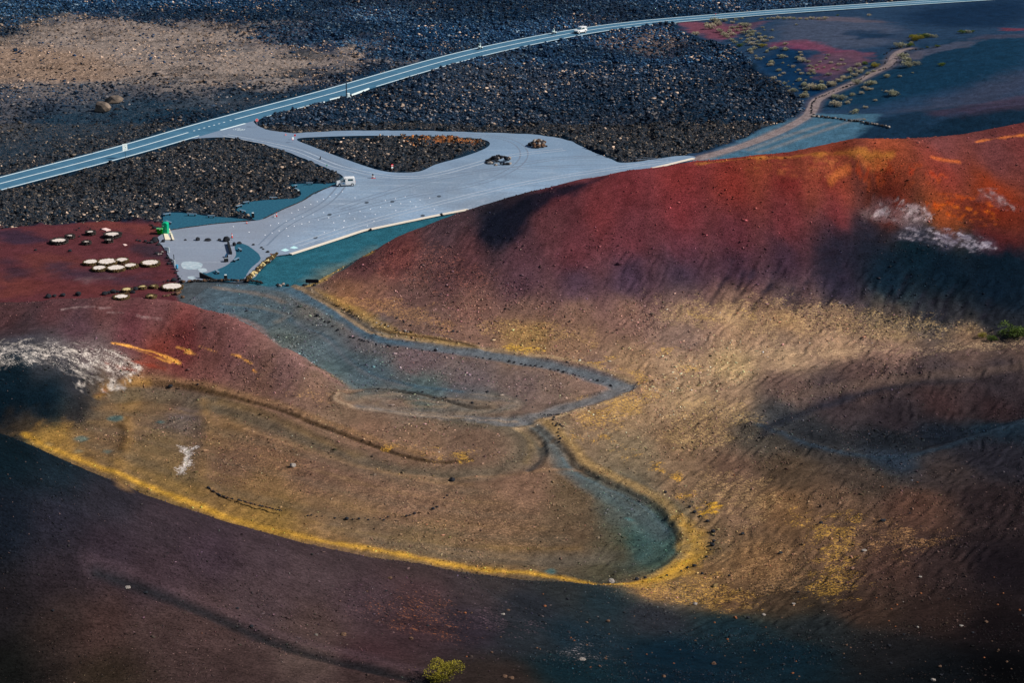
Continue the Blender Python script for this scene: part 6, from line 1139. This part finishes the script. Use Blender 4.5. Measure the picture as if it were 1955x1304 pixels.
B_ = """1180,450,60 1220,420,70 1270,410,70 1050,495,40 1060,520,50 1100,530,60 1135,510,30 1235,575,90 1215,598,70 1335,505,90 1390,505,40 1345,573,36 1410,600,30 1460,612,60 1300,655,70 1360,690,50 1322,713,50 1525,655,50 1552,690,56 1250,755,80 1305,783,56 1368,797,60 1400,840,60 1408,775,24 1525,763,80 1600,760,30 1595,815,100 1595,865,76 1480,880,90 1420,885,60 1590,900,60 1645,695,60 1670,660,80 1770,780,60 1640,610,60 1485,672,26 1465,805,20 1535,850,22 1660,730,36"""
C_ = """1385,430,80 1375,365,60 1540,460,50 1510,520,70 1570,550,110 1620,560,60 1720,600,40 1845,490,40 1880,570,50 1830,525,50 1560,490,50 1500,150,36 1850,700,70 1700,690,60 1680,620,40 1760,560,40 1800,620,40 1740,640,36 1900,640,50"""
D_ = """1660,85,70 1740,90,60 1810,85,70 1600,92,50 1540,90,50 1480,85,60 1420,85,60 1360,85,60 1300,80,70 1240,85,60 1180,85,50 1110,90,50"""
for txt, lb, g, ks in ((A_, 'olive grey shrub in the dense patch on the red cinder below the far road', 'shrubs on the red cinder below the road', ('olive','olive','tanleaf')), (B_, 'rounded straw coloured shrub on the blue-black ash left of the cinder track', 'shrubs on the blue-black ash', ('tanleaf','olive')), (C_, 'grey shrub on the crimson streak between the road and the cinder track', 'shrubs on the crimson streak', ('olive','tanleaf')), (D_, 'pale shrub in the line along the foot of the far road', 'shrubs along the far road', ('tanleaf','olive'))):
    for s in txt.split(): a, b, c = (float(q) for q in s.split(',')); shrub(1260+a/5.75, 20+b/5.75, c/5.75, lb, g, ks[int(hr.integers(len(ks)))])
E_ = """500,555,40 445,560,60 430,615,40 470,510,50 630,565,80 560,628,80 650,640,80 710,600,60 600,670,80 500,700,80 555,695,60 440,725,80 370,765,110 250,800,130 200,810,80 290,800,70 80,890,100 560,600,50 620,610,60 680,620,50 480,690,60"""
F_ = """400,895,80 480,905,110 520,955,70 760,762,110 800,745,70 700,800,60 745,815,70 780,815,50 680,855,60 572,872,70 568,925,36 712,1005,60 815,930,50 945,840,50 940,680,76 1078,680,44 700,1130,40 1210,643,30 890,825,18"""
for txt, lb, g in ((E_, 'straw coloured shrub crowding the left edge of the cinder track', 'shrubs on the left edge of the cinder track'), (F_, 'low rounded shrub scattered on the blue ash right of the cinder track', 'shrubs right of the cinder track')):
    for s in txt.split(): a, b, c = (float(q) for q in s.split(',')); shrub(1520+a/5.432, 20+b/5.432, c/5.432, lb, g, ('tanleaf','olive')[int(hr.integers(2))])
for a, b, c, lb, g, k in ((820,575,110,'yellow green shrub beside the bend of the cinder track',None,'green'),(710,545,80,'round green shrub left of the yellow one by the cinder track',None,'dark'),(800,630,50,'small shrub on the right edge, higher of two on the cinder track',None,'olive'),(745,655,60,'small shrub on the right edge, lower of two on the cinder track',None,'olive'),(635,742,100,'flat dark shrub lying across the track edge',None,'olive'),(400,975,140,'largest dome shrub in the lower group right of the track',None,'tanleaf'),(605,1055,110,'dark dome shrub nearest the rubble wall',None,'olive'),(1025,872,130,'wide flat green shrub alone on the blue ash',None,'olive'),
    (1100,475,110,'top shrub of the green cluster right of the track bend','shrub cluster right of the track bend','olive'),(1150,515,120,'middle shrub of the green cluster right of the track bend','shrub cluster right of the track bend','olive'),(1180,565,140,'largest lowest shrub of the green cluster right of the track bend','shrub cluster right of the track bend','olive'),(1245,550,80,'right end shrub of the green cluster right of the track bend','shrub cluster right of the track bend','olive'),
    (1505,560,80,'dark shrub far right on the blue slope',None,'dark'),(1530,545,40,'tiny dark shrub touching the one far right on the blue slope',None,'dark'),(1360,378,36,'small dark shrub, left of two above the cluster',None,'dark'),(1463,368,60,'small dark shrub, right of two above the cluster',None,'dark'),
    (1085,365,120,'left end shrub of the middle hedge by the upper track','hedge by the upper track','olive'),(1180,360,90,'lower right shrub of the middle hedge by the upper track','hedge by the upper track','dark'),(1190,335,60,'top shrub of the middle hedge by the upper track','hedge by the upper track','olive'),
    (1200,265,70,'small left shrub of the uppermost hedge','uppermost hedge','dark'),(1245,290,140,'front dome of the uppermost hedge','uppermost hedge','green'),(1320,265,120,'tall middle dome of the uppermost hedge','uppermost hedge','dark'),(1380,260,90,'right dome of the uppermost hedge','uppermost hedge','olive'),(1430,268,70,'tapering right end of the uppermost hedge','uppermost hedge','olive'),
    (1720,225,90,'left shrub of the far right hedge','far right hedge','dark'),(1790,222,70,'middle shrub of the far right hedge','far right hedge','olive'),(1830,215,50,'right shrub of the far right hedge','far right hedge','dark'),(430,45,36,'dark shrub under the road, upper left of the ash slope',None,'dark'),(750,45,50,'pale flat shrub high on the blue slope',None,'tanleaf')):
    shrub(1520+a/5.432, 20+b/5.432, c/5.432, lb, g, k)
for a, b, c, lb, k in ((1130,390,90,'bright yellow green shrub in the dense patch',  'green'),(880,380,90,'dark green shrub at the lava edge of the dense patch','dark'),(1580,940,100,'big straw shrub at the lower bend of the cinder track','tanleaf'),(1690,845,140,'wide straw shrub row beside the cinder track bend','tanleaf'),(1760,840,120,'straw shrub right of the wide one beside the track bend','olive'),(1890,810,110,'straw dome shrub above the track, far end of the row','tanleaf')): shrub(1260+a/5.75, 20+b/5.75, c/5.75, lb, None, k)
shrub(846, 1288, 72, 'yellow green shrub at the bottom edge of the photo', None, 'green', .85, 0)
shrub(1936, 636, 58, 'large dark green shrub at the right edge', None, 'dark', .85, 0); shrub(1876, 642, 18, 'small bright green shrub left of the large one at the right edge', None, 'green', 1.0, 1); shrub(1894, 648, 24, 'middle green shrub between the two others at the right edge', None, 'dark', .9, 1)
